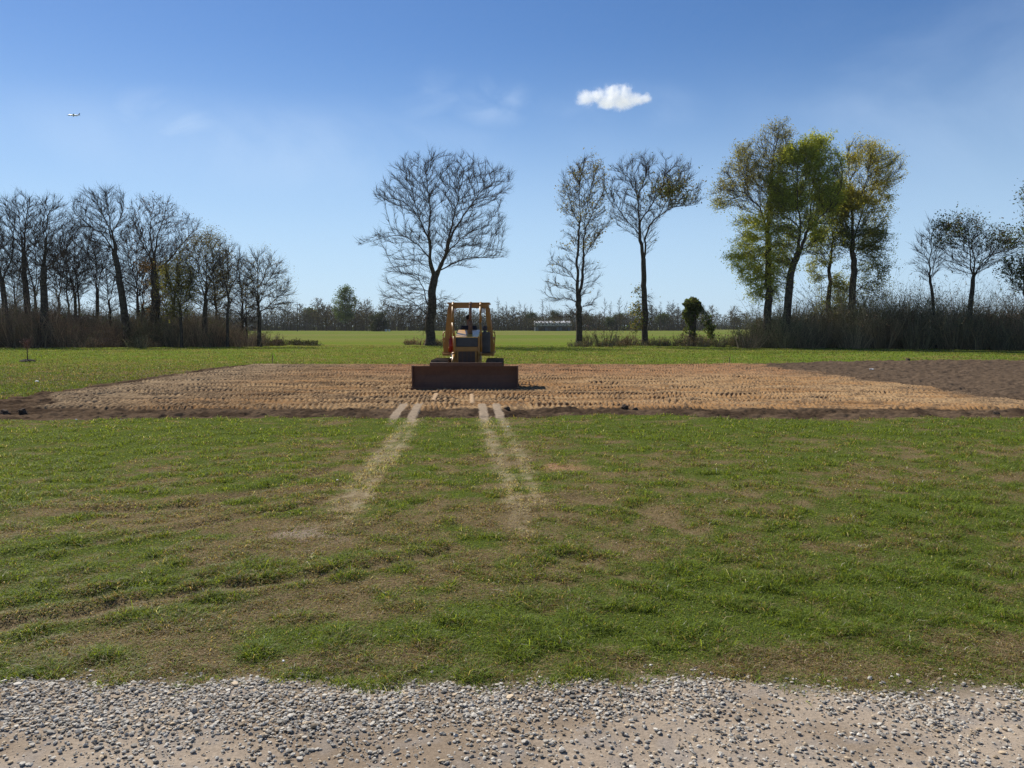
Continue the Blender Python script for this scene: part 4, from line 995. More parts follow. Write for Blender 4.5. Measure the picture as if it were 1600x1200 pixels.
# ------------------------------------------------------------------ BULLDOZER
DX, DY = -1.32, 23.3
DZ = float(np.median([surf_z(DX + a, DY + b) for a in (-.9, 0, .9) for b in (.5, 1.5, 2.5)])) - .035
dz = empty('bulldozer', (DX, DY, DZ), 'small yellow crawler bulldozer with open canopy and wide rusty blade, facing the viewer', 'bulldozer')
def blade(bm):
    prof = [(-.12, -.02), (-.05, .06), (.02, .16), (.065, .28), (.075, .42), (.05, .55), (0, .68)]   # y, z: hollow face
    xs = [(-1.505, -1.44), (-1.02, -1.02), (1.06, 1.06), (1.505, 1.46)]
    def addp(xl, xr, extra=0):
        fr, bk = [], []
        for k, (y, z) in enumerate(prof):
            t = k / (len(prof) - 1)
            l = xl[0] + (xl[1] - xl[0]) * t; r_ = xr[0] + (xr[1] - xr[0]) * t
            zz = z
            fr.append((bm.verts.new((l, y, zz)), bm.verts.new((r_, y, zz)))); bk.append((bm.verts.new((l, y + .04, zz)), bm.verts.new((r_, y + .04, zz))))
        for a, b in zip(fr[:-1], fr[1:]): bm.faces.new((a[0], a[1], b[1], b[0]))
        for a, b in zip(bk[:-1], bk[1:]): bm.faces.new((a[1], a[0], b[0], b[1]))
        bm.faces.new((fr[0][0], bk[0][0], bk[0][1], fr[0][1])); bm.faces.new((fr[-1][0], fr[-1][1], bk[-1][1], bk[-1][0]))
        for s in (0, 1):
            for a, b, c, d in zip(fr[:-1], fr[1:], bk[1:], bk[:-1]): bm.faces.new((a[s], b[s], c[s], d[s]))
    addp(xs[0], xs[3])
    bx(bm, -1.0, 1.04, -.004, .05, .672, .775, .012)            # raised spill guard
    bx(bm, -1.46, 1.46, .045, .14, .20, .30, .01); bx(bm, -1.46, 1.46, .06, .13, .60, .665, .01)
    for x in (-1.0, -.5, 0, .5, 1.0): bx(bm, x - .02, x + .02, .115, .2, .05, .64)
blade_o = part('blade', blade, M_rust, dz)
for s in (-1, 1):
    part('end_plate', lambda bm: bx(bm, 1.475 * s - .022, 1.475 * s + .022, -.10, .16, .0, .69, .006), M_rust, blade_o)
def cut(bm):
    for k in range(4):
        x0 = -1.52 + k * .76; bx(bm, x0 + .003, x0 + .757, -.155, -.112, -.05, .085, .005)
    for k in range(16): cyl(bm, (-1.43 + k * .19, -.165, .03), (-1.43 + k * .19, -.15, .03), .016, seg=8)
part('cutting_edge', cut, M_rust, blade_o)
def arm_fn(s):
    def f(bm):
        beam(bm, (s * .44, .14, .30), (s * .44, .14, .44), .1, .1); bx(bm, s * .44 - .055, s * .44 + .055, .14, 1.6, .28, .42, .012)
        bx(bm, s * .44 - .08, s * .44 + .08, 1.4, 1.75, .24, .46, .02)
    return f
for s in (-1, 1): part('push_arm', arm_fn(s), M_yel, dz)
def cylf(s):
    def f(bm):
        cyl(bm, (s * .385, .95, .98), (s * .40, .55, .66), .045, seg=12); cyl(bm, (s * .385, .98, 1.0), (s * .385, .93, .96), .062, seg=12)
    return f
def rodf(s):
    def f(bm): cyl(bm, (s * .40, .55, .66), (s * .42, .16, .34), .024, seg=10)
    return f
for s in (-1, 1):
    q = part('lift_cylinder', cylf(s), M_yel, dz, True); part('piston_rod', rodf(s), M_chrome, q, True)
def fit(bm):
    cyl(bm, (-.43, .98, .80), (-.43, .98, .98), .03); cyl(bm, (-.50, .98, .86), (-.36, .98, .86), .024); bmesh.ops.create_uvsphere(bm, u_segments=10, v_segments=8, radius=.045, matrix=Matrix.Translation((-.42, .98, .96)))
    cyl(bm, (-.40, .98, .90), (-.34, 1.05, .97), .02)
part('hydraulic_fitting', fit, M_chrome, dz, True)
# tracks
def loop_pt(t):
    """closed track outline in (y, z), y 0.55..3.05, height .76"""
    ya, yb, h = .98, 2.75, .76; R_ = h / 2; L1 = yb - ya; La = math.pi * R_; tot = 2 * L1 + 2 * La; s = (t % 1) * tot
    if s < L1: return ya + s, 0.0, 0.0
    s -= L1
    if s < La: a = s / R_; return yb + R_ * math.sin(a), R_ - R_ * math.cos(a), a
    s -= La
    if s < L1: return yb - s, h, math.pi
    s -= L1; a = s / R_; return ya - R_ * math.sin(a), R_ + R_ * math.cos(a), math.pi + a
for sgn in (-1, 1):
    cx = sgn * .81
    def trk(bm):
        N_ = 40
        for k in range(N_):
            y, z, a = loop_pt(k / N_)
            M_ = Matrix.Translation((cx, y, z)) @ Matrix.Rotation(a, 4, 'X')
            m0 = M_ @ Matrix.Translation((0, 0, .012)) @ Matrix.Diagonal((.50, .155, .024, 1)); bmesh.ops.create_cube(bm, size=1, matrix=m0)
            m1 = M_ @ Matrix.Translation((0, .05, -.022)) @ Matrix.Diagonal((.50, .016, .045, 1)); bmesh.ops.create_cube(bm, size=1, matrix=m1)
            m2 = M_ @ Matrix.Translation((0, 0, .045)) @ Matrix.Diagonal((.12, .12, .05, 1)); bmesh.ops.create_cube(bm, size=1, matrix=m2)
    t_ = part('track', trk, M_track, dz)
    def frame_(bm):
        bx(bm, cx - .13, cx + .13, 1.05, 2.6, .17, .42, .03)
    part('track_frame', frame_, M_yel, t_)
    def wh(y, rr):
        def f(bm):
            cyl(bm, (cx - .10, y, .38), (cx + .10, y, .38), rr, seg=24); cyl(bm, (cx - .15, y, .38), (cx + .15, y, .38), rr * .35, seg=16)
        return f
    part('idler', wh(.98, .31), M_track, t_); part('sprocket', wh(2.75, .32), M_track, t_)
    def rol(bm):
        for k in range(6): cyl(bm, (cx - .12, 1.25 + k * .25, .13), (cx + .12, 1.25 + k * .25, .13), .085, seg=14)
    part('track_rollers', rol, M_track, t_)
# body
def eng(bm):
    bx(bm, -.33, .33, 1.06, 2.35, .82, 1.452, .03)
    bx(bm, -.36, .36, 1.2, 3.1, .30, .84, .03)
    for s in (-1, 1):
        for k in range(5): bx(bm, s * .332 - .006, s * .332 + .006, 1.3 + k * .17, 1.40 + k * .17, .95, 1.3)
body = part('engine_hood', eng, M_yel, dz)
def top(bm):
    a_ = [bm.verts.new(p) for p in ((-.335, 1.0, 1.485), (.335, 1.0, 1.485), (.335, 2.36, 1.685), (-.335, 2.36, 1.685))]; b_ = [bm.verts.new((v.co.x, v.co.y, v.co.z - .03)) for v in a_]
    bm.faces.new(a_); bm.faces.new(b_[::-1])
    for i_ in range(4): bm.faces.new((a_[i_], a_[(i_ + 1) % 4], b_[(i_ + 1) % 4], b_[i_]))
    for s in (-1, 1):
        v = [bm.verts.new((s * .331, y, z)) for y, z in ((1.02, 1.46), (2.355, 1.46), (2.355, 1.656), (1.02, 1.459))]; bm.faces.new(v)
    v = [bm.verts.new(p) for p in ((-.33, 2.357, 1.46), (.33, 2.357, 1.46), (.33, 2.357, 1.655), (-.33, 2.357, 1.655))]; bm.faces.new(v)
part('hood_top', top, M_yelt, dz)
def rf(bm):
    bx(bm, -.375, -.325, .94, 1.08, .62, 1.50, .012); bx(bm, .325, .375, .94, 1.08, .62, 1.50, .012)
    bx(bm, -.322, .322, .95, 1.06, 1.06, 1.195, .014)
    bx(bm, -.30, -.25, .93, 1.0, .60, 1.055, .008); bx(bm, .24, .29, .93, 1.0, .60, 1.055, .008)
guard = part('radiator_guard', rf, M_yel, dz)
def gr(bm):
    for k in range(12): bx(bm, -.246, .236, .965, .985, .62 + k * .036, .636 + k * .036)
    for x in (-.13, 0, .12): bx(bm, x - .012, x + .012, .955, .99, .60, 1.05)
part('grille', gr, M_rust, guard)
def rp(bm): bx(bm, -.32, .32, 1.0, 1.05, 1.20, 1.47, .008); bx(bm, -.25, .24, 1.0, 1.05, .58, 1.055)
part('radiator_core', rp, M_blk, guard)
def plat(bm):
    bx(bm, -.785, .765, 2.02, 3.35, .90, .985, .015)
    bx(bm, -.785, -.42, 1.75, 2.02, .905, .98, .01); bx(bm, .42, .765, 1.75, 2.02, .905, .98, .01)
part('platform', plat, M_yel, dz)
def fend(bm):
    for s in (-1, 1): bx(bm, s * .60 - .12, s * .60 + .12, 2.25, 3.3, .987, 1.14, .03)
part('fender', fend, M_yel, dz)
# canopy
cn = part('canopy_roof', lambda bm: (bx(bm, -.645, .645, 1.84, 3.25, 2.475, 2.515, .012), bx(bm, -.60, .60, 1.88, 1.98, 2.37, 2.472, .01), bx(bm, -.60, .60, 3.1, 3.2, 2.37, 2.472, .01), bx(bm, -.60, -.51, 1.985, 3.095, 2.38, 2.472, .01), bx(bm, .51, .60, 1.985, 3.095, 2.38, 2.472, .01)), M_yel, dz)
for s in (-1, 1):
    for y0, y1, w in ((1.99, 2.08, .13), (3.14, 3.2, .12)):
        def po(bm):
            beam(bm, (s * .71, y1, .988), (s * .565, y0, 2.368), w, .12)
            bx(bm, s * .71 - .10, s * .71 + .10, y1 - .1, y1 + .1, .987, 1.01); bx(bm, s * .675 - .085, s * .675 + .085, y1 - .09, y1 + .05, 1.36, 1.46, .02)
        part('canopy_post', po, M_yel, dz)
    def gus(bm):
        vs = [bm.verts.new((s * x, y, z)) for y in (1.885, 1.93) for x, z in ((.50, 2.367), (.50, 2.14), (.47, 2.24), (.40, 2.32), (.30, 2.367))]
        bm.faces.new(vs[:5]); bm.faces.new(vs[9:4:-1])
        for i_ in range(5): bm.faces.new((vs[i_], vs[(i_ + 1) % 5], vs[5 + (i_ + 1) % 5], vs[5 + i_]))
    part('gusset', gus, M_yel, cn)
    sx = -.455 if s < 0 else .375
    part('sweep_bar', lambda bm: path(bm, [(sx, 1.86, 2.50), (sx, 1.74, 2.475), (sx, 1.66, 2.38), (sx + .0, 1.5, 1.9), (-.40 if s < 0 else .40, 1.34, 1.50), (-.40 if s < 0 else .40, 1.30, 1.0)], .036), M_yel, dz, True)
    lo = part('work_lamp', lambda bm: (cyl(bm, (s * .43, 1.84, 2.27), (s * .43, 1.93, 2.27), .075, .05, 18), bx(bm, s * .43 - .012, s * .43 + .012, 1.87, 1.90, 2.32, 2.37)), M_blk, dz)
    part('lens', lambda bm: cyl(bm, (s * .43, 1.826, 2.27), (s * .43, 1.838, 2.27), .064, seg=18), M_lens, lo)
    part('handrail', lambda bm: path(bm, [(s * .765, 2.2, 1.0), (s * .80, 2.2, 1.50), (s * .78, 2.24, 1.62), (s * .68, 2.24, 1.62)], .017, 8), M_yel, dz, True)
part('exhaust_pipe', lambda bm: (cyl(bm, (.075, 1.55, 1.5), (.075, 1.55, 1.95), .062), cyl(bm, (.075, 1.55, 1.95), (.075, 1.55, 2.42), .043), cyl(bm, (.075, 1.55, 2.40), (.085, 1.62, 2.50), .045), cyl(bm, (.075, 1.55, 1.49), (.075, 1.55, 1.53), .085)), M_pipe, dz, True)
part('air_cleaner', lambda bm: (bx(bm, .40, .66, 1.7, 2.05, .99, 1.62, .03), cyl(bm, (.50, 1.85, 1.62), (.50, 1.85, 1.72), .055), bmesh.ops.create_uvsphere(bm, u_segments=14, v_segments=8, radius=.075, matrix=Matrix.Translation((.50, 1.85, 1.73)))), M_blk, dz)
part('fire_extinguisher', lambda bm: (cyl(bm, (-.53, 1.95, 1.02), (-.53, 1.95, 1.40), .07), cyl(bm, (-.53, 1.95, 1.40), (-.53, 1.95, 1.46), .07, .03), cyl(bm, (-.53, 1.95, 1.46), (-.53, 1.95, 1.53), .02)), M_red, dz, True)
part('seat', lambda bm: (bx(bm, -.27, .21, 2.55, 3.0, 1.12, 1.26, .04), bx(bm, -.27, .21, 2.94, 3.06, 1.262, 1.78, .04), bx(bm, -.2, .14, 2.6, 2.95, .987, 1.118)), M_blk, dz)
part('dashboard', lambda bm: (bx(bm, -.30, .30, 2.37, 2.45, 1.2, 1.56, .02), bx(bm, -.30, .30, 2.37, 2.47, .99, 1.198)), M_blk, dz)
for xx, zz in ((-.38, 1.62), (-.31, 1.58), (.30, 1.58)):
    part('control_lever', lambda bm: (cyl(bm, (xx, 2.55, 1.1), (xx, 2.42, zz), .013, seg=8), bmesh.ops.create_uvsphere(bm, u_segments=10, v_segments=8, radius=.03, matrix=Matrix.Translation((xx, 2.42, zz)))), M_blk, dz, True)

# ------------------------------------------------------------------ OPERATOR
def skin_obj(name, verts, edges, radii, mat, parent=None, sub=2, root=0):
    me = bpy.data.meshes.new(name); me.from_pydata(verts, edges, []); o = link(name, me, mat, parent)
    m = o.modifiers.new('Skin', 'SKIN'); m.use_smooth_shade = True
    for i_, sv in enumerate(me.skin_vertices[0].data):
        rr = radii[i_]; sv.radius = rr if isinstance(rr, tuple) else (rr, rr); sv.use_root = (i_ == root)
    s = o.modifiers.new('Sub', 'SUBSURF'); s.levels = sub; s.render_levels = sub
    return o
M_shirt = mat_noise('navy_work_jacket', (.012, .014, .026), (.022, .025, .042), scale=12, rough=.9, bump=.3)
M_jean = mat_noise('blue_denim', (.03, .045, .10), (.05, .07, .14), scale=20, rough=.9, bump=.3)
M_skin = mat_noise('skin', (.14, .08, .055), (.18, .10, .07), scale=10, rough=.55, bump=.05)
M_cap = mat_noise('dark_cap_cloth', (.010, .010, .012), (.02, .02, .022), scale=15, rough=.9, bump=.1)
op = empty('person', (DX - .03, DY + 2.74, DZ + 1.27), 'operator in dark cap and navy jacket seated at the bulldozer controls', 'person')
# local: x right, y back, z up; hips at origin height .09
V_ = [(0, 0, .10), (0, -.01, .28), (0, -.02, .44), (0, -.02, .53), (0, -.03, .60), (0, -.045, .70), (0, -.045, .80)]
E_ = [(0, 1), (1, 2), (2, 3), (3, 4), (4, 5), (5, 6)]
R_ = [(.155, .12), (.15, .115), (.165, .11), (.10, .08), (.055, .055), (.078, .092), (.062, .075)]
def add(p, par, r_): V_.append(p); E_.append((par, len(V_) - 1)); R_.append(r_); return len(V_) - 1
tipsH = []
for s in (-1, 1):
    a = add((s * .19, -.02, .48), 2, .062); b = add((s * .25, -.10, .26), a, .046); c_ = add((s * .27, -.30, .30), b, .034); h_ = add((s * .275, -.37, .31), c_, (.036, .022))
    for f_ in range(4):
        o_ = (-.027 + f_ * .018) * 1.0; ln = (.032, .038, .036, .028)[f_]
        k1 = add((s * .275 + o_, -.405, .315), h_, .009); k2 = add((s * .275 + o_, -.405 - ln, .30), k1, .0085); add((s * .275 + o_, -.40 - ln * .8, .275), k2, .0075)
    t1 = add((s * .275 - s * .04, -.375, .305), h_, .010); add((s * .275 - s * .05, -.405, .29), t1, .009)
    l1 = add((s * .11, -.06, .08), 0, .088); l2 = add((s * .15, -.42, .10), l1, .062); l3 = add((s * .15, -.50, -.18), l2, .046); l4 = add((s * .15, -.52, -.245), l3, .04); add((s * .15, -.62, -.25), l4, (.04, .03))
bd = skin_obj('body', V_, E_, R_, M_skin, op)
jk = [(0, 0, .10), (0, -.01, .28), (0, -.02, .45), (0, -.02, .54)] ; je = [(0, 1), (1, 2), (2, 3)]; jr = [(.172, .135), (.168, .132), (.182, .125), (.10, .09)]
for s in (-1, 1):
    jk += [(s * .195, -.02, .485), (s * .255, -.10, .26), (s * .27, -.285, .30)]; n0 = len(jk) - 3; je += [(2, n0), (n0, n0 + 1), (n0 + 1, n0 + 2)]; jr += [.077, .060, .045]
skin_obj('jacket', jk, je, jr, M_shirt, op)
jk = [(0, 0, .10), (0, 0, .16)]; je = [(0, 1)]; jr = [(.17, .13), (.165, .13)]
for s in (-1, 1):
    jk += [(s * .11, -.07, .085), (s * .15, -.42, .10), (s * .15, -.50, -.18), (s * .15, -.51, -.22)]; n0 = len(jk) - 4; je += [(0, n0), (n0, n0 + 1), (n0 + 1, n0 + 2), (n0 + 2, n0 + 3)]; jr += [.105, .078, .060, .055]
skin_obj('jeans', jk, je, jr, M_jean, op)
part('cap', lambda bm: (bmesh.ops.create_uvsphere(bm, u_segments=18, v_segments=10, radius=1, matrix=Matrix.Translation((0, -.035, .80)) @ Matrix.Diagonal((.095, .112, .085, 1))), bx(bm, -.065, .065, -.23, -.10, .79, .802, .004)), M_cap, op, True)
part('nose', lambda bm: bmesh.ops.create_cone(bm, cap_ends=True, segments=8, radius1=.018, radius2=.006, depth=.045, matrix=Matrix.Translation((0, -.148, .725)) @ Matrix.Rotation(rad(12), 4, 'X')), M_skin, op, True)
for s in (-1, 1):
    part('ear', lambda bm: bmesh.ops.create_uvsphere(bm, u_segments=8, v_segments=6, radius=1, matrix=Matrix.Translation((s * .085, -.04, .725)) @ Matrix.Diagonal((.012, .022, .035, 1))), M_skin, op, True)
    part('eye', lambda bm: bmesh.ops.create_uvsphere(bm, u_segments=8, v_segments=6, radius=.011, matrix=Matrix.Translation((s * .032, -.128, .74))), M_cap, op, True)
    part('boot', lambda bm: bx(bm, s * .15 - .05, s * .15 + .05, -.68, -.44, -.283, -.19, .03), M_cap, op, True)
part('mouth', lambda bm: bx(bm, -.024, .024, -.134, -.122, .683, .690, .002), M_red, op)

# ------------------------------------------------------------------ SMALL THINGS
# white-roofed shed beyond the far wood
M_white = mat_noise('white_roof_sheet', (.62, .62, .61), (.72, .72, .70), scale=.5, rough=.5, bump=.05)
M_wallb = mat_noise('dull_blue_wall', (.10, .12, .15), (.14, .16, .19), scale=.6, rough=.8, bump=.1)
sx0 = at(835, 510, 326).x; sx1 = at(893, 510, 326).x; zt = at(800, 502.5, 326).z; zw = at(800, 509, 326).z
sh = empty('shed', ((sx0 + sx1) / 2, 326, 0), 'long low farm shed with a bright white roof at the edge of the far wood', 'shed'); hw = (sx1 - sx0) / 2
part('wall', lambda bm: bx(bm, -hw + .3, hw - .3, 0, 9, 0, zw - .02), M_wallb, sh)
def roof(bm):
    v = [bm.verts.new(p) for p in ((-hw, -.5, zw), (hw, -.5, zw), (hw, 4.5, zt + .3), (-hw, 4.5, zt + .3), (hw, 9.5, zw), (-hw, 9.5, zw))]
    bm.faces.new((v[0], v[1], v[2], v[3])); bm.faces.new((v[3], v[2], v[4], v[5])); bm.faces.new((v[0], v[3], v[5])); bm.faces.new((v[1], v[4], v[2]))
    bx(bm, -hw, hw, -.55, -.505, zw - .05, zw + 1.1)
part('roof', roof, M_white, sh)
for x in np.arange(-hw + 3, hw - 2, 4.5): part('door', lambda bm: bx(bm, x - 1.2, x + 1.2, -.05, -.003, .05, zw - .5), M_blk, sh)
# utility pole
pb = at(465, 519, 300)
up = empty('utility_pole', (pb.x, 300, 0), 'wooden utility pole standing before the far wood left of the lone elm', 'utility pole')
part('pole', lambda bm: cyl(bm, (0, 0, -.3), (0, 0, 10.4), .17, .11, 10), M_bark, up, True)
ca = part('crossarm', lambda bm: bx(bm, -1.1, 1.1, -.19, -.09, 9.5, 9.65), M_bark, up)
part('insulator', lambda bm: [cyl(bm, (x, -.14, 9.65), (x, -.14, 9.82), .05, .03, 8) for x in (-1, -.5, .5, 1)], M_blk, ca)
# far white tub
wt = at(603, 514.5, 298)
t_ = part('feed_tub', lambda bm: (cyl(bm, (0, 0, 0), (0, 0, .75), .42, .5, 16), cyl(bm, (1.2, 0, 0), (1.2, 0, .7), .3, .36, 14)), M_white)
t_.location = (wt.x, 298, 0); tag(t_, 'tiny white drum beside the dark round bush across the field', 'drum')
# flagged stakes
M_lime = mat_noise('lime_ribbon', (.55, .75, .05), (.62, .80, .08), scale=10, rough=.5, bump=.05)
M_wood = mat_noise('stake_wood', (.16, .12, .07), (.25, .19, .11), scale=20, rough=.8, bump=.2)
for px, py, yt, lab, ln in ((1139, 570, 553, 'wooden survey stake with lime ribbon at the back edge of the pad, right side', .12), (426, 569, 551, 'wooden survey stake with lime ribbon at the back edge of the pad, left side', -.06)):
    d = 39.6 if px > 800 else 40.2; h = at(px, yt, d).z; x = at(px, py, d).x
    st_ = empty('survey_stake', (x, d, 0), lab, 'stake', 'flagged survey stakes', .3)
    part('stake', lambda bm: beam(bm, (0, 0, -.1), (ln * .3, 0, h), .035, .02), M_wood, st_)
    def rib(bm):
        for k, (dx_, l_) in enumerate(((.10, .32), (.17, .42), (-.03, .22))):
            p = [(ln * .3, -.012 - k * .006, h - .03), (ln * .3 + dx_ * .6, -.02 - k * .006, h + .015 - .07), (ln * .3 + dx_, -.02, h - l_ * .6), (ln * .3 + dx_ * 1.25, 0, h - l_)]
            vs = []
            for q in p: vs.append((bm.verts.new((q[0] - .02, q[1], q[2])), bm.verts.new((q[0] + .02, q[1] + .004, q[2] + .01))))
            for a_, b_ in zip(vs[:-1], vs[1:]): bm.faces.new((a_[0], a_[1], b_[1], b_[0]))
    rb = part('ribbon', rib, M_lime, st_); sm = rb.modifiers.new('s', 'SOLIDIFY'); sm.thickness = .003
# sapling
sb = g(43, 565); d = sb[1]
sap = empty('sapling', (sb[0], d, surf_z(*sb)), 'newly planted thin sapling with reddish twigs in a dark mulch ring', 'sapling')
rr_ = np.random.RandomState(5); hS = at(43, 531, d).z - .1
part('trunk', lambda bm: (cyl(bm, (0, 0, 0), (.01, 0, hS * .6), .028, .02, 8), cyl(bm, (.01, 0, hS * .6), (0, 0, hS), .02, .006, 8)), M_twig, sap, True)
def tw(bm):
    for k in range(46):
        z0 = hS * (.55 + .45 * rr_.rand()); a = rr_.rand() * 6.28; l_ = .12 + .25 * rr_.rand()
        p0 = Vector((0, 0, z0)); p1 = p0 + Vector((math.cos(a) * l_, math.sin(a) * l_, l_ * .9)); cyl(bm, p0, p1, .006, .002, 4, False)
        for j in range(3):
            c_ = p0.lerp(p1, .4 + .3 * j); s_2 = .02; vs = [bm.verts.new(c_ + Vector(rr_.randn(3) * s_2)) for _ in range(3)]; bm.faces.new(vs)
part('crown', tw, mat_noise('red_buds', (.20, .08, .06), (.28, .12, .09), scale=9, rough=.8, bump=0), sap)
M_mulch = mat_noise('dark_mulch', (.025, .018, .013), (.05, .036, .025), scale=25, rough=.95, bump=1, dist=.03)
def mul(bm):
    bmesh.ops.create_uvsphere(bm, u_segments=26, v_segments=12, radius=1, matrix=Matrix.Diagonal((.38, .38, .12, 1)))
    for v in bm.verts: v.co += Vector((rr_.randn() * .012, rr_.randn() * .012, rr_.randn() * .012))
part('mulch_ring', mul, M_mulch, sap)
# soil clods and white scraps
M_clod = mat_noise('wet_soil', (.055, .037, .026), (.10, .07, .05), scale=30, rough=.95, bump=1, dist=.02)
def lumpy(bm, R, seed, flat=.6):
    r_ = random.Random(seed); bmesh.ops.create_icosphere(bm, subdivisions=3, radius=R)
    from mathutils import noise
    for v in bm.verts:
        k = 1 + .7 * noise.noise(v.co / R * 1.4 + Vector((seed, 0, 0))) + .25 * noise.noise(v.co / R * 4 + Vector((0, seed, 0))); v.co *= k; v.co.z *= flat
for k, (px, py, R, lab) in enumerate(((792.5, 641, .07, 'dark soil clod beside the right crawler print at the front of the pad'), (976, 641, .07, 'dark soil clod pair on the front edge of the pad, left one'), (992, 642, .06, 'dark soil clod pair on the front edge of the pad, right one'),
                                      (7.5, 647, .08, 'dark soil clod at the far left end of the dark strip'), (36, 645, .08, 'dark soil clod on the dark strip near its left end'), (1555, 646, .07, 'dark soil clod on the dark strip near the right edge of the photo'), (1418, 567.5, .10, 'dark soil clod on the back edge of the brown soil, right side'))):
    x, y = g(px, py); o = part('soil_clod', lambda bm: lumpy(bm, R, k + 3, .8), M_clod, None, True); o.location = (x, y, surf_z(x, y) + R * .35); tag(o, lab, 'clod', 'soil clods')
M_scrap = mat_noise('white_scrap', (.78, .77, .74), (.85, .84, .82), scale=20, rough=.7, bump=.1)
for k, (px, py, R, lab) in enumerate(((58, 597, .06, 'white scrap on the grass left of the pad, below the sapling'), (1362, 580, .09, 'flat white scrap lying on the brown soil right of the pad'), (119, 658, .022, 'small white scrap on the dark strip at the left'),
                                      (794, 672, .018, 'small white scrap at the lower end of the right crawler prints'), (527, 754, .010, 'tiny white scrap on the left worn trail'), (443, 1041, .006, 'tiny white scrap in the grass just above the gravel'))):
    x, y = g(px, py); o = part('litter_scrap', lambda bm: lumpy(bm, R, k + 20, .45), M_scrap, None, False); o.location = (x, y, surf_z(x, y) + R * .3 + (.03 if py > 650 else 0)); o.rotation_euler = (0, .3, k); tag(o, lab, 'litter', 'white litter scraps')

# ------------------------------------------------------------------ AIRLINER
D_ = 2900; ap = at(115, 180, D_)
M_plane = mat_noise('airliner_white', (.55, .56, .60), (.62, .63, .66), scale=.2, rough=.35, bump=0)
M_planeb = mat_noise('airliner_grey', (.25, .27, .32), (.32, .34, .38), scale=.2, rough=.4, bump=0)
pl = empty('airliner', ap, 'tiny white passenger jet high in the left sky, flying left', 'aeroplane', rz=rad(8))
def fus(bm):
    xs_ = [-20, -19.3, -17.5, -14, 8, 14, 19, 21]; rs_ = [.15, 1.0, 1.75, 2.05, 2.05, 1.6, .7, .25]; zo = [-.5, -.4, -.15, 0, 0, .35, .95, 1.2]
    rings = [[bm.verts.new((x, math.cos(a) * r_, z + math.sin(a) * r_)) for a in [i_ * 2 * math.pi / 16 for i_ in range(16)]] for x, r_, z in zip(xs_, rs_, zo)]
    for a_, b_ in zip(rings[:-1], rings[1:]):
        for i_ in range(16): bm.faces.new((a_[i_], a_[(i_ + 1) % 16], b_[(i_ + 1) % 16], b_[i_]))
    bm.faces.new(rings[0]); bm.faces.new(rings[-1][::-1])
part('fuselage', fus, M_plane, pl, True)
def slab(bm, pts, th):
    a_ = [bm.verts.new(p) for p in pts]; b_ = [bm.verts.new((p[0], p[1], p[2] + th)) if th > 0 else bm.verts.new((p[0], p[1] - th, p[2])) for p in pts]
    bm.faces.new(a_); bm.faces.new(b_[::-1]); n_ = len(pts)
    for i_ in range(n_): bm.faces.new((a_[i_], a_[(i_ + 1) % n_], b_[(i_ + 1) % n_], b_[i_]))
for s in (-1, 1):
    part('wing', lambda bm: slab(bm, [(-4, s * 1.9, -1.2), (3.5, s * 1.9, -1.2), (7.6, s * 18, .6), (5.8, s * 18, .6)], .45), M_planeb, pl)
    part('engine', lambda bm: (cyl(bm, (-5, s * 6, -2.3), (-.8, s * 6, -2.1), 1.15, .85, 16), bx(bm, -3.2, -.5, s * 6 - .15, s * 6 + .15, -1.4, -.6)), M_planeb, pl)
    part('tailplane', lambda bm: slab(bm, [(15, s * .5, 1.0), (19, s * .5, 1.0), (20.5, s * 6.5, 1.5), (18.8, s * 6.5, 1.5)], .25), M_planeb, pl)
part('tail_fin', lambda bm: slab(bm, [(13.5, -.2, 1.6), (19, -.2, 1.4), (21.5, -.2, 7.6), (19.0, -.2, 7.6)], -.4), M_planeb, pl)

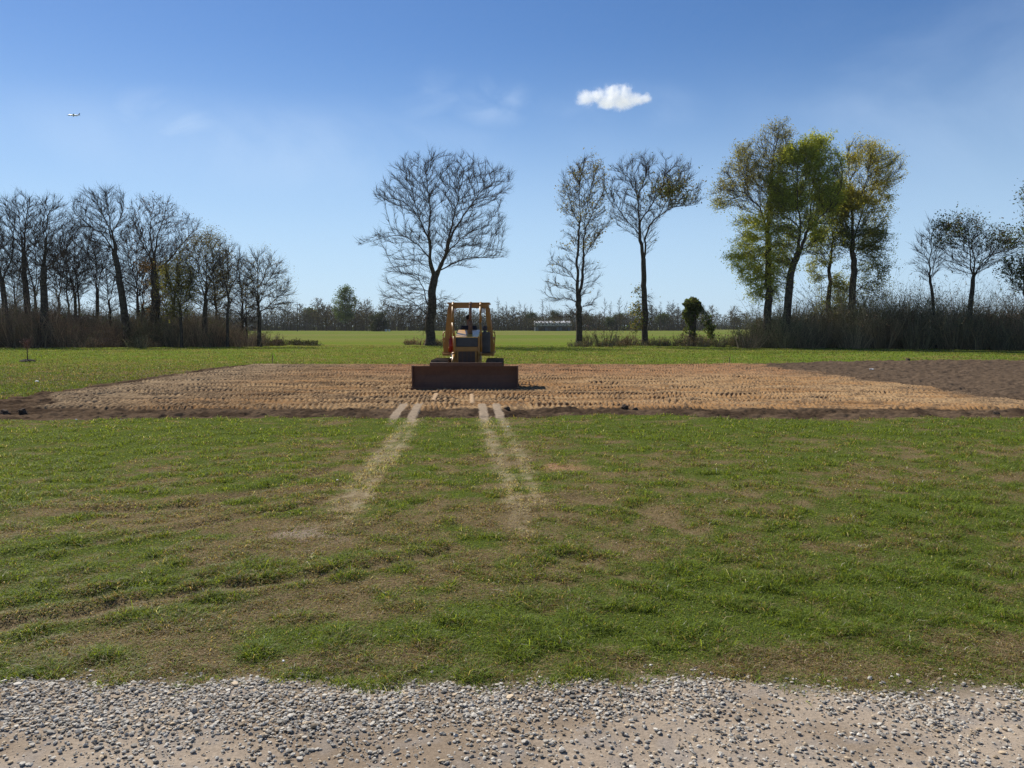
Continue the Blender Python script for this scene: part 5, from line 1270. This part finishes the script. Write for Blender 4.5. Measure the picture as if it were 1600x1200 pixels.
# ------------------------------------------------------------------ CLOUDS (real volumes, far above and beyond)
def cloud(px, py, wpx, hpx, d, label, dens, seed, lobes):
    c = at(px, py, d); w = wpx / F * d; h = hpx / F * d; r_ = random.Random(seed)
    N = NT('cloud_vapour')
    tc = N.n('ShaderNodeTexCoord')
    # density: union of soft lobes, eroded by noise, in the cloud's own space
    nz0 = N.n('ShaderNodeTexNoise', ins={'Vector': tc.outputs['Object'], 'Scale': 7.0 / w, 'Detail': 6.0, 'Roughness': .6})
    wv = N.n('ShaderNodeVectorMath', operation='MULTIPLY_ADD', ins={0: nz0.outputs['Color'], 1: (w * .10, w * .10, w * .10), 2: (-w * .05, -w * .05, -w * .05)})
    ps = N.n('ShaderNodeVectorMath', operation='ADD', ins={0: tc.outputs['Object'], 1: wv.outputs[0]})
    acc = None
    for (lx, lz, lr, sq) in lobes:
        sb_ = N.n('ShaderNodeVectorMath', operation='SUBTRACT', ins={0: ps.outputs[0], 1: (lx * w, 0, lz * h)})
        sc_ = N.n('ShaderNodeVectorMath', operation='MULTIPLY', ins={0: sb_.outputs[0], 1: (1 / (lr * w), 1 / (lr * w), 1 / (lr * w * sq))})
        ln = N.n('ShaderNodeVectorMath', operation='LENGTH', ins={0: sc_.outputs[0]})
        f_ = N.n('ShaderNodeMath', operation='SUBTRACT', ins={0: 1.0, 1: ln.outputs['Value']}).outputs[0]
        acc = f_ if acc is None else N.n('ShaderNodeMath', operation='SMOOTH_MAX', ins={0: acc, 1: f_, 2: .15}).outputs[0]
    nz = N.n('ShaderNodeTexNoise', ins={'Vector': tc.outputs['Object'], 'Scale': 16.0 / w, 'Detail': 7.0, 'Roughness': .62})
    er = N.n('ShaderNodeMath', operation='MULTIPLY_ADD', ins={0: nz.outputs[0], 1: 1.5, 2: -.80}).outputs[0]
    dd = N.n('ShaderNodeMath', operation='ADD', ins={0: acc, 1: er}).outputs[0]
    mr = N.n('ShaderNodeMapRange', interpolation_type='SMOOTHSTEP', ins={'Value': dd, 'From Min': .0, 'From Max': .8, 'To Min': 0.0, 'To Max': dens})
    pv = N.n('ShaderNodeVolumePrincipled', ins={'Color': (1, 1, 1, 1), 'Density': mr.outputs[0], 'Anisotropy': .45})
    m = N.out(pv.outputs[0], vol=True)
    m.cycles.volume_sampling = 'MULTIPLE_IMPORTANCE'
    try: m.cycles.volume_step_rate = .35
    except Exception: pass
    def bf(bm):
        bmesh.ops.create_icosphere(bm, subdivisions=3, radius=1, matrix=Matrix.Diagonal((w * .62, w * .36, h * .85, 1)))
    o = part('cloud', bf, m, None); o.location = c; tag(o, label, 'cloud', None)
    return o
cloud(960, 153, 122, 44, 1500, 'small bright white cumulus cloud above the bare trees', .065, 1,
      [(-.36, -.02, .15, .75), (-.22, .08, .14, .8), (-.02, .12, .17, .9), (.12, .22, .13, .9), (.10, -.12, .22, .55), (.27, -.05, .15, .7), (.39, -.02, .11, .7), (-.08, -.14, .2, .5)])
cloud(434, 411, 17, 9, 1500, 'tiny white cloud puff just above the right end of the left trees', .05, 2, [(-.15, 0, .3, .7), (.18, 0, .28, .6)])

# ------------------------------------------------------------------ AIR
HN = NT('thin_haze')
hv = HN.n('ShaderNodeVolumePrincipled', ins={'Color': (.85, .90, 1, 1), 'Density': .00008, 'Anisotropy': .2})
HM = HN.out(hv.outputs[0], vol=True)
hz = part('haze', lambda bm: bx(bm, -700, 700, -30, 620, -2.5, 34), HM); tag(hz, 'faint blue distance haze over the fields', 'haze', kind='stuff')
